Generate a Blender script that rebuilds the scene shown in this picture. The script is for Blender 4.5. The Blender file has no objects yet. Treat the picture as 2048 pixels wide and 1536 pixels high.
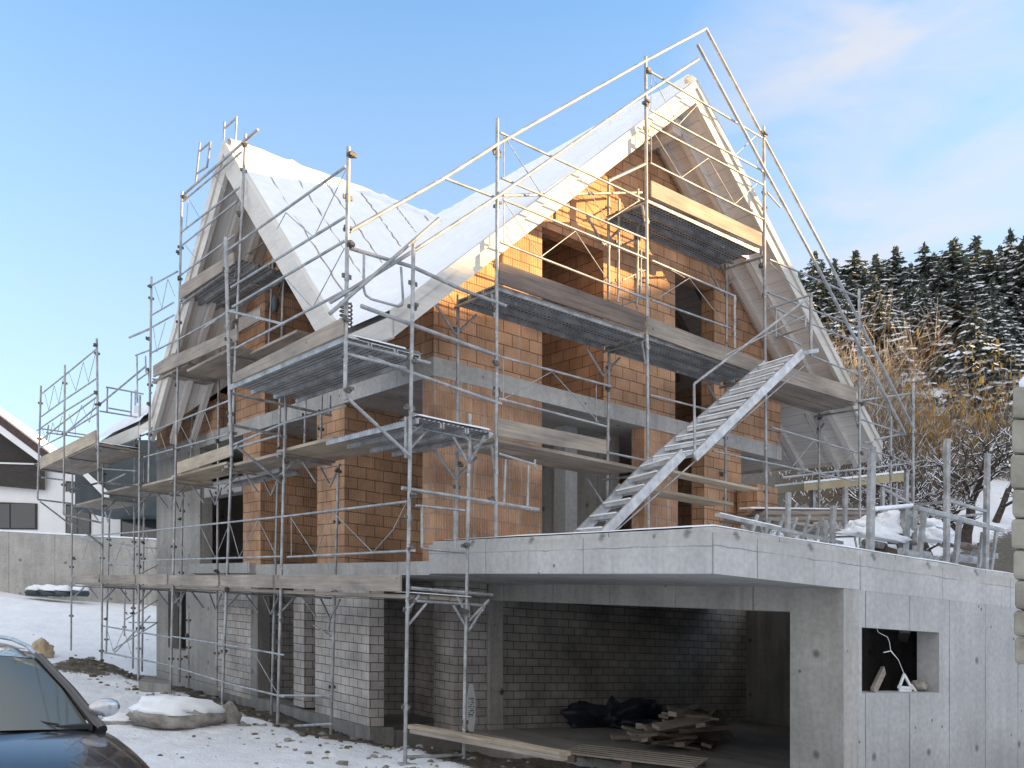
import bpy, math, random
from mathutils import Vector, noise
random.seed(7)
R = math.radians
scn = bpy.context.scene
COL = scn.collection

# ------------------------------------------------------------------ site frame
# The site frame, fitted to the image's vanishing points: u runs along the brick gable (to the right and away),
# v along the long side of the house (to the left and away), h is the height above the yard.
# An added world shear fits the tilted image horizon: level lines drop to the right, about 1 in 17.
F, SHEAR, YH, CX, EYE = 1848.0, 0.0584, 1230.9, 1024.0, 1.89
U = (.7897, .6135); V = (-.6135, .7897)
O = (-1.3078, 11.4)

def plan(u, v): return (O[0] + u*U[0] + v*V[0], O[1] + u*U[1] + v*V[1])
def site(x, y, h=0.0):
    dx, dy = x - O[0], y - O[1]
    return (dx*U[0] + dy*U[1], dx*V[0] + dy*V[1], h)
def world(p):
    x, y = plan(p[0], p[1]); return Vector((x, y, p[2] - SHEAR*x))  # applies the shear: heights drop towards the right, uprights stay plumb
def hz(px): return YH + SHEAR*(px - CX)
def along_v(px, u):
    r = (px - CX)/F; x0, y0 = plan(u, 0); return (r*y0 - x0)/(V[0] - r*V[1])
def along_u(px, v):
    r = (px - CX)/F; x0, y0 = plan(0, v); return (r*y0 - x0)/(U[0] - r*U[1])
def height(u, v, px, py):
    return EYE + (hz(px) - py)*plan(u, v)[1]/F
def PU(px, py, u):                       # image pixel cast onto the vertical plane u = const
    v = along_v(px, u); return (u, v, height(u, v, px, py))
def PV(px, py, v):                       # image pixel cast onto the vertical plane v = const
    u = along_u(px, v); return (u, v, height(u, v, px, py))
def PY(px, py, y):                       # image pixel placed at the distance y
    return site((px - CX)/F*y, y, EYE + (hz(px) - py)*y/F)
def PH(px, py, h):                       # image pixel cast onto the level h
    y = F*(EYE - h)/(py - hz(px)); return site((px - CX)/F*y, y, h)

# ------------------------------------------------------------------ materials
class NT:
    def __init__(s, name):
        s.m = bpy.data.materials.new(name); s.m.use_nodes = True
        s.t = s.m.node_tree; s.n = s.t.nodes; s.b = s.n['Principled BSDF']
    def new(s, typ, **kw):
        o = s.n.new(typ)
        for k, v in kw.items():
            if k in o.inputs and not hasattr(o, k): o.inputs[k].default_value = v
            else: setattr(o, k, v)
        return o
    def link(s, a, b): s.t.links.new(a, b)
    def coord(s, kind='Object', scale=(1, 1, 1)):
        c = s.new('ShaderNodeTexCoord'); m = s.new('ShaderNodeMapping'); m.inputs['Scale'].default_value = scale
        s.link(c.outputs[kind], m.inputs[0]); return m.outputs[0]
    def noise(s, co, scale, detail=4, rough=.55):
        o = s.new('ShaderNodeTexNoise'); o.inputs['Scale'].default_value = scale
        o.inputs['Detail'].default_value = detail; o.inputs['Roughness'].default_value = rough
        s.link(co, o.inputs['Vector']); return o.outputs['Fac']
    def ramp(s, fac, stops):
        o = s.new('ShaderNodeValToRGB'); e = o.color_ramp.elements
        while len(e) < len(stops): e.new(.5)
        for k, (p, c) in enumerate(stops):
            e[k].position = p; e[k].color = (tuple(c) if hasattr(c, '__len__') else (c, c, c)) + (1,)
        s.link(fac, o.inputs[0]); return o.outputs[0]
    def mix(s, a, b, fac, mode='MIX'):
        o = s.new('ShaderNodeMix'); o.data_type = 'RGBA'; o.blend_type = mode
        for k, x in ((6, a), (7, b), (0, fac)):
            if hasattr(x, 'is_output'): s.link(x, o.inputs[k])
            elif k == 0: o.inputs[0].default_value = x
            else: o.inputs[k].default_value = tuple(x) + (1,)
        return o.outputs[2]
    def math(s, op, a, b=0.0):
        o = s.new('ShaderNodeMath'); o.operation = op
        for k, x in ((0, a), (1, b)):
            if hasattr(x, 'is_output'): s.link(x, o.inputs[k])
            else: o.inputs[k].default_value = x
        return o.outputs[0]
    def bump(s, hgt, strength=.3, dist=.01):
        o = s.new('ShaderNodeBump'); o.inputs['Strength'].default_value = strength; o.inputs['Distance'].default_value = dist
        s.link(hgt, o.inputs['Height']); s.link(o.outputs[0], s.b.inputs['Normal'])
    def done(s, col, rough=.8, metal=0.0, spec=None):
        for k, x in (('Base Color', col), ('Roughness', rough), ('Metallic', metal)):
            i = s.b.inputs[k]
            if hasattr(x, 'is_output'): s.link(x, i)
            elif k == 'Base Color': i.default_value = tuple(x) + (1,)
            else: i.default_value = x
        if spec is not None: s.b.inputs['Specular IOR Level'].default_value = spec
        return s.m

def simple(name, c1, c2, scale=3, rough=.8, metal=0, kind='Object', stretch=(1, 1, 1), bump=.15, detail=5, lo=.35, hi=.65, bd=.01):
    s = NT(name); co = s.coord(kind, stretch); f = s.noise(co, scale, detail, .6)
    c = s.ramp(f, [(lo, c1), (hi, c2)])
    if bump: s.bump(f, bump, bd)
    return s.done(c, rough, metal)

def brickwork(name, c1, c2, mortar, bw, bh, msize, ribs=0., streak=0., rough=.9, bumpd=.012):
    s = NT(name); co = s.coord('UV')
    wob = s.new('ShaderNodeTexNoise'); wob.inputs['Scale'].default_value = 2.2; s.link(co, wob.inputs['Vector'])
    va = s.new('ShaderNodeVectorMath'); va.operation = 'MULTIPLY_ADD'
    s.link(wob.outputs['Color'], va.inputs[0]); va.inputs[1].default_value = (.012, .018, 0); s.link(co, va.inputs[2])
    b = s.new('ShaderNodeTexBrick'); s.link(va.outputs[0], b.inputs['Vector'])
    b.inputs['Scale'].default_value = 1; b.inputs['Brick Width'].default_value = bw; b.inputs['Row Height'].default_value = bh
    b.inputs['Mortar Size'].default_value = msize; b.inputs['Mortar Smooth'].default_value = .35; b.inputs['Bias'].default_value = 0
    b.inputs['Color1'].default_value = c1 + (1,); b.inputs['Color2'].default_value = c2 + (1,); b.inputs['Mortar'].default_value = mortar + (1,)
    n = s.noise(co, 1.3, 5); n2 = s.noise(co, 40, 3)
    c = s.mix(b.outputs['Color'], s.ramp(n, [(.3, (.58, .56, .56)), (.7, (1.24, 1.2, 1.16))]), 1.0, 'MULTIPLY')
    c = s.mix(c, s.ramp(n2, [(.25, (.8, .8, .8)), (.75, (1.12, 1.12, 1.12))]), 1.0, 'MULTIPLY')
    if streak:
        st = s.noise(s.coord('UV', (9, .8, 1)), 1, 4); c = s.mix(c, (.55, .53, .5), s.math('MULTIPLY', s.ramp(st, [(.55, 0.), (.8, 1.)]), streak))
    hgt = s.math('SUBTRACT', s.math('MULTIPLY', n2, .15), b.outputs['Fac'])
    if ribs:
        w = s.new('ShaderNodeTexWave'); w.inputs['Scale'].default_value = 7; w.inputs['Distortion'].default_value = .4; s.link(co, w.inputs['Vector'])
        hgt = s.math('ADD', hgt, s.math('MULTIPLY', w.outputs['Fac'], ribs))
        c = s.mix(c, s.ramp(w.outputs['Fac'], [(.0, (.78, .78, .78)), (.35, (1, 1, 1))]), ribs, 'MULTIPLY')
    s.bump(hgt, .8, bumpd)
    return s.done(c, rough)

def concrete(name, c, joint=1.25, jfac=.7, stain=.5, rowh=30., dark=.6, crack=None):
    s = NT(name); co = s.coord('UV')
    n = s.noise(co, .9, 6, .6); n2 = s.noise(co, 14, 4); st = s.noise(s.coord('UV', (3.2, .35, 1)), 1, 5, .6)
    col = s.mix(c, s.ramp(n, [(.3, (dark+.12,)*3), (.7, (1.12, 1.12, 1.13))]), 1., 'MULTIPLY')
    col = s.mix(col, s.ramp(st, [(.35, (dark,)*3), (.62, (1.05, 1.05, 1.05))]), stain, 'MULTIPLY')
    col = s.mix(col, s.ramp(n2, [(.3, (.86,)*3), (.7, (1.08,)*3)]), 1., 'MULTIPLY')
    b = s.new('ShaderNodeTexBrick'); s.link(co, b.inputs['Vector']); b.offset = 0.
    b.inputs['Scale'].default_value = 1; b.inputs['Brick Width'].default_value = joint; b.inputs['Row Height'].default_value = rowh
    b.inputs['Mortar Size'].default_value = .011; b.inputs['Mortar Smooth'].default_value = .4
    jn = s.noise(s.coord('UV', (1, .7, 1)), 1.7, 3)
    col = s.mix(col, (c[0]*.28, c[1]*.28, c[2]*.27), s.math('MULTIPLY', b.outputs['Fac'], s.math('MULTIPLY', s.ramp(jn, [(.3, .25), (.6, 1.)]), jfac)))
    vo = s.new('ShaderNodeTexVoronoi'); vo.inputs['Scale'].default_value = 3.1; s.link(co, vo.inputs['Vector'])
    sepc = s.new('ShaderNodeSeparateColor'); s.link(vo.outputs['Color'], sepc.inputs[0])
    pit = s.math('MULTIPLY', s.ramp(vo.outputs['Distance'], [(.05, 1.), (.085, 0.)]), s.ramp(sepc.outputs[0], [(.55, 0.), (.56, 1.)]))
    col = s.mix(col, (c[0]*.2,)*3, s.math('MULTIPLY', pit, .8))
    sq = s.new('ShaderNodeSeparateXYZ'); s.link(co, sq.inputs[0])       # tie holes of the shuttering
    tx = s.math('ABSOLUTE', s.math('SUBTRACT', s.math('FRACT', s.math('DIVIDE', s.math('ADD', sq.outputs[0], .31), 1.26)), .5))
    ty = s.math('ABSOLUTE', s.math('SUBTRACT', s.math('FRACT', s.math('DIVIDE', s.math('ADD', sq.outputs[1], .12), 1.18)), .5))
    td = s.math('ADD', s.math('POWER', s.math('MULTIPLY', tx, 1.26), 2.), s.math('POWER', s.math('MULTIPLY', ty, 1.18), 2.))
    tie = s.ramp(td, [(.00008, 1.), (.0002, 0.)]); col = s.mix(col, (c[0]*.22,)*3, s.math('MULTIPLY', tie, .85))
    dn = s.math('MULTIPLY', s.ramp(s.noise(s.coord('UV', (14, .5, 1)), 1, 4, .6), [(.56, 0.), (.72, 1.)]), .28); col = s.mix(col, (c[0]*.45, c[1]*.44, c[2]*.42), dn)   # water runs
    if crack:                                     # wandering pour line below the top edge
        sp = s.new('ShaderNodeSeparateXYZ'); s.link(co, sp.inputs[0])
        wn = s.noise(s.coord('UV', (1.3, 0, 0)), 1.5, 6, .65); msk = s.noise(s.coord('UV', (.9, 0, 0)), 1.1, 3)
        d = s.math('ABSOLUTE', s.math('SUBTRACT', s.math('ADD', sp.outputs[1], s.math('MULTIPLY', s.math('SUBTRACT', wn, .5), .07)), crack))
        ln = s.math('MULTIPLY', s.ramp(d, [(.002, 1.), (.008, 0.)]), s.ramp(msk, [(.4, .1), (.55, .9)]))
        col = s.mix(col, (c[0]*.3, c[1]*.3, c[2]*.28), ln)
        up = s.math('MULTIPLY', s.ramp(s.math('SUBTRACT', sp.outputs[1], crack - .02), [(0., 0.), (.12, .45)]), s.ramp(n, [(.4, .2), (.62, 1.)]))
        col = s.mix(col, (c[0]*.72, c[1]*.7, c[2]*.6), up)
    hgt = s.math('SUBTRACT', s.math('MULTIPLY', n2, .4), s.math('ADD', b.outputs['Fac'], pit))
    s.bump(hgt, .4, .008)
    return s.done(col, .85)

def woodmat(name, c1, c2, knot=True, rough=.75):
    s = NT(name); a = s.coord('UV', (1.2, 26, 1)); g = s.noise(a, 1, 5, .65)
    big = s.noise(s.coord('UV', (1.1, 3, 1)), 1, 4)
    col = s.ramp(g, [(.3, c1), (.7, c2)])
    col = s.mix(col, s.ramp(big, [(.3, (.6, .6, .62)), (.65, (1.1, 1.08, 1.05))]), 1., 'MULTIPLY')
    if knot:
        vo = s.new('ShaderNodeTexVoronoi'); vo.inputs['Scale'].default_value = 3.3; s.link(s.coord('UV', (.8, 2, 1)), vo.inputs['Vector'])
        col = s.mix(col, (c1[0]*.35, c1[1]*.3, c1[2]*.28), s.math('MULTIPLY', s.ramp(vo.outputs['Distance'], [(.05, 1.), (.11, 0.)]), .75))
    s.bump(g, .25, .004)
    return s.done(col, rough)

def boarded(name, c1, c2, bw=4., bh=.16):
    s = NT(name); co = s.coord('UV')
    b = s.new('ShaderNodeTexBrick'); s.link(co, b.inputs['Vector']); b.inputs['Scale'].default_value = 1
    b.inputs['Brick Width'].default_value = bw; b.inputs['Row Height'].default_value = bh; b.inputs['Mortar Size'].default_value = .003
    b.inputs['Color1'].default_value = c1 + (1,); b.inputs['Color2'].default_value = c2 + (1,); b.inputs['Mortar'].default_value = (c1[0]*.55, c1[1]*.53, c1[2]*.5, 1)
    g = s.noise(s.coord('UV', (1, 14, 1)), 1, 4)
    col = s.mix(b.outputs['Color'], s.ramp(g, [(.3, (.88,)*3), (.7, (1.06,)*3)]), 1., 'MULTIPLY')
    return s.done(col, .7)

def perforated(name):
    s = NT(name); co = s.coord('UV'); sp = s.new('ShaderNodeSeparateXYZ'); s.link(co, sp.inputs[0])
    fx = s.math('FRACT', s.math('MULTIPLY', sp.outputs[0], 14)); fy = s.math('FRACT', s.math('MULTIPLY', sp.outputs[1], 14))
    dx = s.math('ABSOLUTE', s.math('SUBTRACT', fx, .5)); dy = s.math('ABSOLUTE', s.math('SUBTRACT', fy, .5))
    hole = s.ramp(s.math('MAXIMUM', dx, dy), [(.24, 1.), (.3, 0.)])
    n = s.noise(s.coord('Object'), 5, 5)
    col = s.mix(s.ramp(n, [(.35, (.28, .285, .29)), (.65, (.48, .48, .475))]), (.03, .03, .03), hole)
    s.bump(hole, .5, -.01)
    return s.done(col, .5, .35)

M = {}
def steelmat():
    s = NT('galvanised_steel'); co = s.coord(); n = s.noise(co, 4.5, 6, .65); n2 = s.noise(co, 34, 4, .6); n3 = s.noise(co, 13, 5, .7)
    c = s.ramp(n, [(.3, (.2, .205, .21)), (.68, (.47, .475, .48))])
    c = s.mix(c, (.62, .61, .58), s.math('MULTIPLY', s.ramp(n3, [(.6, 0.), (.66, 1.)]), .8))
    c = s.mix(c, (.12, .085, .06), s.math('MULTIPLY', s.ramp(n2, [(.62, 0.), (.7, 1.)]), .75))
    s.bump(n2, .2, .004)
    return s.done(c, s.ramp(n3, [(.4, .4), (.65, .75)]), s.ramp(n3, [(.58, .5), (.66, .05)]))
M['steel'] = steelmat()
M['alu'] = simple('weathered_aluminium', (.4, .41, .42), (.62, .63, .64), 7, .42, .55, bump=.08)
M['clamp'] = simple('rusty_clamp_steel', (.06, .055, .05), (.2, .185, .17), 30, .6, .4)
M['brick'] = brickwork('orange_clay_block', (.50, .295, .17), (.61, .375, .23), (.2, .13, .09), .335, .193, .008, ribs=.3, streak=.35)
M['ribbrick'] = brickwork('ribbed_clay_block', (.49, .285, .175), (.59, .365, .235), (.36, .31, .26), .26, .22, .008, ribs=.8, streak=.9)
M['block'] = brickwork('grey_lime_block', (.46, .44, .42), (.56, .535, .51), (.12, .115, .11), .285, .145, .007)
M['blockshade'] = brickwork('shaded_lime_block', (.29, .28, .26), (.37, .355, .33), (.08, .075, .07), .285, .145, .008)  # lime block darkened: the garage's inner shade is put into the colour
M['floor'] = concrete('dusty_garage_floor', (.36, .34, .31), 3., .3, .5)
M['conc'] = concrete('wall_concrete', (.44, .425, .395), 1.28, .9, .5)
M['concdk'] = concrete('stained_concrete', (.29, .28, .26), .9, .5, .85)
M['slab'] = concrete('slab_concrete', (.52, .515, .495), 2.3, .8, .5)
M['canopy'] = concrete('canopy_concrete', (.49, .485, .475), 1.9, .9, .3, dark=.7, crack=2.7)
M['conclt'] = concrete('pale_concrete', (.44, .44, .435), .98, 1., .3, dark=.7)
M['wood'] = woodmat('weathered_plank', (.24, .2, .165), (.4, .35, .295))
M['woodlt'] = woodmat('fresh_plank', (.34, .275, .2), (.52, .445, .34))
M['wooddk'] = woodmat('brown_wet_plank', (.105, .075, .06), (.23, .18, .15))
M['soffit'] = boarded('pale_roof_boarding', (.72, .685, .645), (.77, .735, .695))
M['barge'] = simple('pale_barge_board', (.56, .53, .48), (.66, .63, .58), 2, .6, 0, 'UV', (1, 8, 1), .05)
M['snow'] = simple('snow', (.77, .8, .84), (.85, .87, .9), 5, .7, 0, bump=.2, bd=.012)
M['perf'] = perforated('perforated_steel')
M['dark'] = simple('dark_interior', (.03, .03, .03), (.06, .06, .06), 4, .9)
M['plaster'] = simple('white_render', (.74, .75, .76), (.8, .81, .82), 1.2, .85, bump=.05)
M['darkwood'] = simple('dark_stained_timber', (.02, .018, .018), (.05, .042, .04), 6, .7, 0, stretch=(1, 1, 12))
M['tile'] = simple('dark_roof_tile', (.05, .03, .03), (.09, .06, .055), 14, .8)
M['stone'] = simple('field_stone', (.17, .155, .135), (.38, .355, .32), 5, .9, bump=.6, bd=.03)
M['tan'] = simple('tan_sandstone', (.36, .27, .18), (.55, .43, .3), 8, .9, bump=.7, bd=.03)
M['oldblock'] = simple('mossy_concrete_block', (.16, .15, .12), (.36, .345, .29), 2.6, .95, bump=.7, bd=.02, detail=8)
M['bark'] = simple('dark_bark', (.035, .027, .022), (.09, .07, .055), 9, .95, bump=.6, bd=.03)
M['needle'] = simple('spruce_needles', (.05, .068, .06), (.115, .135, .105), 1.1, .9, bump=0)
M['twig'] = simple('bare_brown_twig', (.12, .09, .062), (.27, .2, .13), 1.4, .9, bump=0)
M['goldtwig'] = simple('golden_dry_twig', (.2, .13, .065), (.4, .28, .15), 1.4, .9, bump=0)
M['leaf'] = simple('dry_orange_leaf', (.32, .16, .035), (.55, .33, .09), 1.2, .8, bump=0)
M['board'] = simple('yellow_formwork_panel', (.3, .24, .12), (.4, .33, .19), 2, .6)
M['tarp'] = simple('dark_blue_tarp', (.01, .012, .022), (.028, .032, .05), 3, .45, bump=.6, bd=.05)
M['white'] = simple('white_plastic', (.68, .69, .7), (.75, .76, .77), 5, .45)
M['ink'] = simple('black_print', (.03, .03, .03), (.09, .09, .09), 20, .7)
M['rubber'] = simple('tyre_rubber', (.015, .015, .015), (.03, .03, .03), 20, .8)
M['lamp'] = simple('dull_diffuser', (.5, .5, .5), (.6, .6, .6), 4, .4)
M['clay'] = simple('greenish_mud', (.06, .05, .03), (.15, .125, .08), 3, .95, bump=.7, bd=.03)

def paint(name, c, rough, metal, coat):
    s = NT(name); s.b.inputs['Coat Weight'].default_value = coat; s.b.inputs['Coat Roughness'].default_value = .04
    n = s.noise(s.coord(), 40, 3)
    return s.done(s.mix(c, s.ramp(n, [(.3, (.9,)*3), (.7, (1.08,)*3)]), 1, 'MULTIPLY'), rough, metal)
M['paint'] = paint('dark_car_paint', (.03, .028, .03), .22, .45, 1.)
M['silver'] = paint('silver_mirror_shell', (.5, .5, .52), .25, .85, .8)
def glass(name, c, rough=.04):
    s = NT(name); return s.done(c, rough, 0., .9)
M['carglass'] = glass('tinted_windscreen', (.075, .088, .08))
M['winglass'] = glass('window_glass', (.03, .036, .04), .06)
M['teal'] = simple('dark_teal_cladding', (.028, .042, .05), (.05, .068, .078), 2, .6)

def ground_material():
    s = NT('snowy_ground'); co = s.coord('Object'); a = s.new('ShaderNodeAttribute'); a.attribute_name = 'dirt'
    n = s.noise(co, 1.6, 8, .65); n2 = s.noise(co, 9, 6, .7); n3 = s.noise(co, 45, 3)
    mud = s.ramp(n2, [(.3, (.055, .045, .03)), (.55, (.13, .11, .08)), (.75, (.24, .215, .17))])
    snow = s.ramp(n, [(.3, (.78, .8, .83)), (.6, (.89, .905, .925))])
    k = s.math('ADD', a.outputs['Fac'], s.math('MULTIPLY', s.math('SUBTRACT', n2, .5), 1.1))
    k = s.math('ADD', k, s.math('MULTIPLY', s.math('SUBTRACT', n3, .5), .35))
    f = s.ramp(k, [(.44, 0.), (.56, 1.)])
    col = s.mix(snow, mud, f)
    n4 = s.noise(co, 4, 5, .6); hg = s.math('ADD', s.math('ADD', s.math('MULTIPLY', n2, .7), s.math('MULTIPLY', n3, .3)), n4); s.bump(hg, .8, .09)
    return s.done(col, .8)
M['ground'] = ground_material()

# ------------------------------------------------------------------ mesh builder (site coordinates)
class MB:
    def __init__(s): s.v = []; s.f = []; s.m = []; s.sm = []
    def add(s, pts, faces, mi=0, smooth=False):
        b = len(s.v); s.v += [tuple(p) for p in pts]
        for f in faces: s.f.append([b + i for i in f]); s.m.append(mi); s.sm.append(smooth)
        return s
    def box(s, u0, u1, v0, v1, h0, h1, mi=0):
        p = [(u, v, h) for h in (h0, h1) for v in (v0, v1) for u in (u0, u1)]
        return s.add(p, [(0, 2, 3, 1), (4, 5, 7, 6), (0, 1, 5, 4), (2, 6, 7, 3), (0, 4, 6, 2), (1, 3, 7, 5)], mi)
    def hexa(s, p, mi=0):                   # 8 points: bottom 4, top 4
        return s.add(p, [(3, 2, 1, 0), (4, 5, 6, 7), (0, 1, 5, 4), (1, 2, 6, 5), (2, 3, 7, 6), (3, 0, 4, 7)], mi)
    def prism(s, poly, off, mi=0):          # polygon of 3-D points pushed by a vector
        n = len(poly); q = [tuple(a + b for a, b in zip(p, off)) for p in poly]
        return s.add(list(poly) + q, [tuple(range(n))[::-1], tuple(range(n, 2*n))] + [(i, (i+1) % n, n + (i+1) % n, n + i) for i in range(n)], mi)
    def tube(s, p, q, r, n=8, r2=None, mi=0, cap=True):
        p, q = Vector(p), Vector(q); d = q - p
        if d.length < 1e-6: return s
        d.normalize(); a = d.cross(Vector((0, 0, 1)) if abs(d.z) < .9 else Vector((1, 0, 0))).normalized(); b = d.cross(a)
        r2 = r if r2 is None else r2; pts = []
        for c, rr in ((p, r), (q, r2)):
            for k in range(n):
                t = 2*math.pi*k/n; pts.append(c + a*(rr*math.cos(t)) + b*(rr*math.sin(t)))
        fs = [(k, (k+1) % n, n + (k+1) % n, n + k) for k in range(n)]
        s.add(pts, fs, mi, True)
        if cap: s.add(pts, [tuple(range(n))[::-1], tuple(range(n, 2*n))], mi)
        return s
    def path(s, pts, r, n=8, mi=0):
        for a, b in zip(pts, pts[1:]): s.tube(a, b, r, n, mi=mi)
        return s
    def bar(s, p, q, w, t, up=(0, 0, 1), mi=0):   # rectangular bar, w across, t along 'up'
        p, q, up = Vector(p), Vector(q), Vector(up); d = (q - p).normalized(); a = d.cross(up).normalized(); b = a.cross(d).normalized()
        c = []
        for e in (p, q): c += [e - a*w/2 - b*t/2, e + a*w/2 - b*t/2, e + a*w/2 + b*t/2, e - a*w/2 + b*t/2]
        return s.add(c, [(3, 2, 1, 0), (4, 5, 6, 7), (0, 1, 5, 4), (1, 2, 6, 5), (2, 3, 7, 6), (3, 0, 4, 7)], mi)
    def clamp(s, c, r=.034, mi=1):
        c = Vector(c)
        for k in range(3):
            o = Vector((random.uniform(-.03, .03), random.uniform(-.03, .03), random.uniform(-.03, .03)))
            s.bar(c + o + Vector((-r, 0, 0)), c + o + Vector((r, 0, 0)), r*1.1, r*1.1, (random.uniform(-.4, .4), random.uniform(-.4, .4), 1), mi)
        s.tube(c + Vector((0, 0, -r)), c + Vector((0, 0, r)), r*.75, 7, mi=mi)
        return s
    def lump(s, c, rx, ry, rz, seed, rough=.25, mi=0, nu=18, nv=11, base=-.35):
        c = Vector(c); pts = []
        for j in range(nv + 1):
            th = math.pi*j/nv
            for i in range(nu):
                ph = 2*math.pi*i/nu; d = Vector((math.sin(th)*math.cos(ph), math.sin(th)*math.sin(ph), math.cos(th)))
                k = 1 + rough*noise.fractal(d*1.6 + Vector((seed*3.1, seed, 0)), 1., 2., 4)
                z = max(d.z*k, base); pts.append(c + Vector((d.x*k*rx, d.y*k*ry, z*rz)))
        return s.add(pts, [(j*nu + i, (j+1)*nu + i, (j+1)*nu + (i+1) % nu, j*nu + (i+1) % nu) for j in range(nv) for i in range(nu)], mi, True)
    def build(s, name, mats, parent=None, base=None, conv=True):
        me = bpy.data.meshes.new(name)
        w = [world(p) for p in s.v] if conv else [Vector(p) for p in s.v]
        if parent is not None: org = parent['_o'] if '_o' in parent else (0, 0, 0)
        elif base is not None: org = base
        else:
            xs = [p.x for p in w]; ys = [p.y for p in w]; zs = [p.z for p in w]
            org = ((min(xs)+max(xs))/2, (min(ys)+max(ys))/2, min(zs))
        org = Vector(org)
        me.from_pydata([p - org for p in w], [], s.f)
        for k in (mats if isinstance(mats, (list, tuple)) else [mats]): me.materials.append(M[k])
        me.polygons.foreach_set('material_index', s.m); me.polygons.foreach_set('use_smooth', s.sm)
        uv = me.uv_layers.new(name='UVMap').data; li = 0
        for f in s.f:
            a, b, c = (Vector(s.v[f[0]]), Vector(s.v[f[1]]), Vector(s.v[f[2]])); n = (b - a).cross(c - a)
            if n.length < 1e-12 and len(f) > 3: n = (c - a).cross(Vector(s.v[f[3]]) - a)
            ax = max(range(3), key=lambda k: abs(n[k]))
            for i in f:
                p = s.v[i]
                uv[li].uv = (p[1], p[2]) if ax == 0 else ((p[0], p[2]) if ax == 1 else (p[1], p[0]) if s_long_v(s) else (p[0], p[1])); li += 1
        me.update()
        o = bpy.data.objects.new(name, me); COL.objects.link(o)
        if parent is not None: o.parent = parent; o['_o'] = list(parent['_o'])
        else: o.location = org; o['_o'] = list(org)
        return o
def s_long_v(s):
    if not hasattr(s, '_lv'):
        us = [p[0] for p in s.v]; vs = [p[1] for p in s.v]; s._lv = (max(vs) - min(vs)) > (max(us) - min(us))
    return s._lv

def tag(o, label=None, cat=None, group=None, kind=None):
    if label: o['label'] = label
    if cat: o['category'] = cat
    if group: o['group'] = group
    if kind: o['kind'] = kind
    return o
def thing(name, p, label, cat, group=None):
    o = bpy.data.objects.new(name, None); COL.objects.link(o); o.empty_display_size = .2
    o.location = world(p); o['_o'] = list(o.location); return tag(o, label, cat, group)
def copy_thing(src, p, label, group=None, rz=0.0, scale=1.0):
    c = src.copy(); COL.objects.link(c); c.location = world(p); c.rotation_euler.z = rz; c.scale = (scale,)*3
    c['label'] = label
    if group: c['group'] = group
    for ch in src.children:
        d = ch.copy(); COL.objects.link(d); d.parent = c
        for g in ch.children:
            e = g.copy(); COL.objects.link(e); e.parent = d
    return c

# ------------------------------------------------------------------ house under construction
UW, VG, UR, VB = 1.25, 1.3, 9.35, 14.08          # left wall, gable wall, right wall, back wall
RU, RH, RS = 5.53, 10.4, .905                    # main ridge
def hb(u): return RH - RS*abs(u - RU)             # underside of the main roof
CV, CH, CS = 6.33, 9.62, .985                    # cross gable ridge, underside
def cb(v): return CH - CS*abs(v - CV)

house = thing('unfinished_house', (UW, VG, 0), 'unfinished orange brick house with steep snow-covered roofs inside the scaffolding', 'house')
def hp(name, mb, mats, label=None, parent=house):
    o = mb.build(name, mats, parent)
    if label: o['label'] = label
    return o

# basement
hp('basement_wall', MB().box(UW, UW+.25, 13.17, VB, -.5, 2.4).box(UW, UW+.25, 9.86, 11.86, -.5, 2.4).box(UW, UW+.25, 11.86, 13.17, -.5, .62).box(UW, UW+.25, 11.86, 13.17, 2.1, 2.4)
   .box(UW+.02, 9.3, VB-.3, VB-.02, -.5, 2.4), 'conc', 'grey cast concrete basement wall with a narrow opening')
hp('block_wall', MB().box(UW+.01, UW+.2, 7.98, 9.86, -.1, 2.4), 'block')
hp('door_jamb', MB().box(UW-.01, UW+.24, 7.62, 7.98, -.1, 2.4), 'concdk')
hp('block_pier', MB().box(UW, UW+.36, 5.55, 5.99, .02, 2.4), 'block')
hp('block_pier', MB().box(UW, UW+.27, 3.18, 5.1, -.02, 2.4), 'block')
hp('block_pier', MB().box(2.75, 3.44, 3.0, 3.6, -.1, 2.4), 'block')
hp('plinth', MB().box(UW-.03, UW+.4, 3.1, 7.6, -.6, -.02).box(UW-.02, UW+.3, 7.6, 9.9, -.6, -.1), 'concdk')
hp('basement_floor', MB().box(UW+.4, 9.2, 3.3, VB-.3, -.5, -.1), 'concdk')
hp('inner_wall', MB().box(3.4, 3.6, 3.7, VB-.3, -.1, 2.4).box(1.7, 3.38, 8.1, 8.3, -.1, 2.4).box(2.4, 3.38, 5.3, 5.45, -.1, 2.4), 'block')
# slab over the basement
hp('floor_slab', MB().box(UW, 9.3, 1.42, VB, 2.4, 2.6), 'slab')
hp('precast_beam', MB().box(UW-.13, UW+.1, 7.75, 11.3, 2.42, 2.63), 'conclt', 'pale precast concrete beam on the slab edge')
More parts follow.
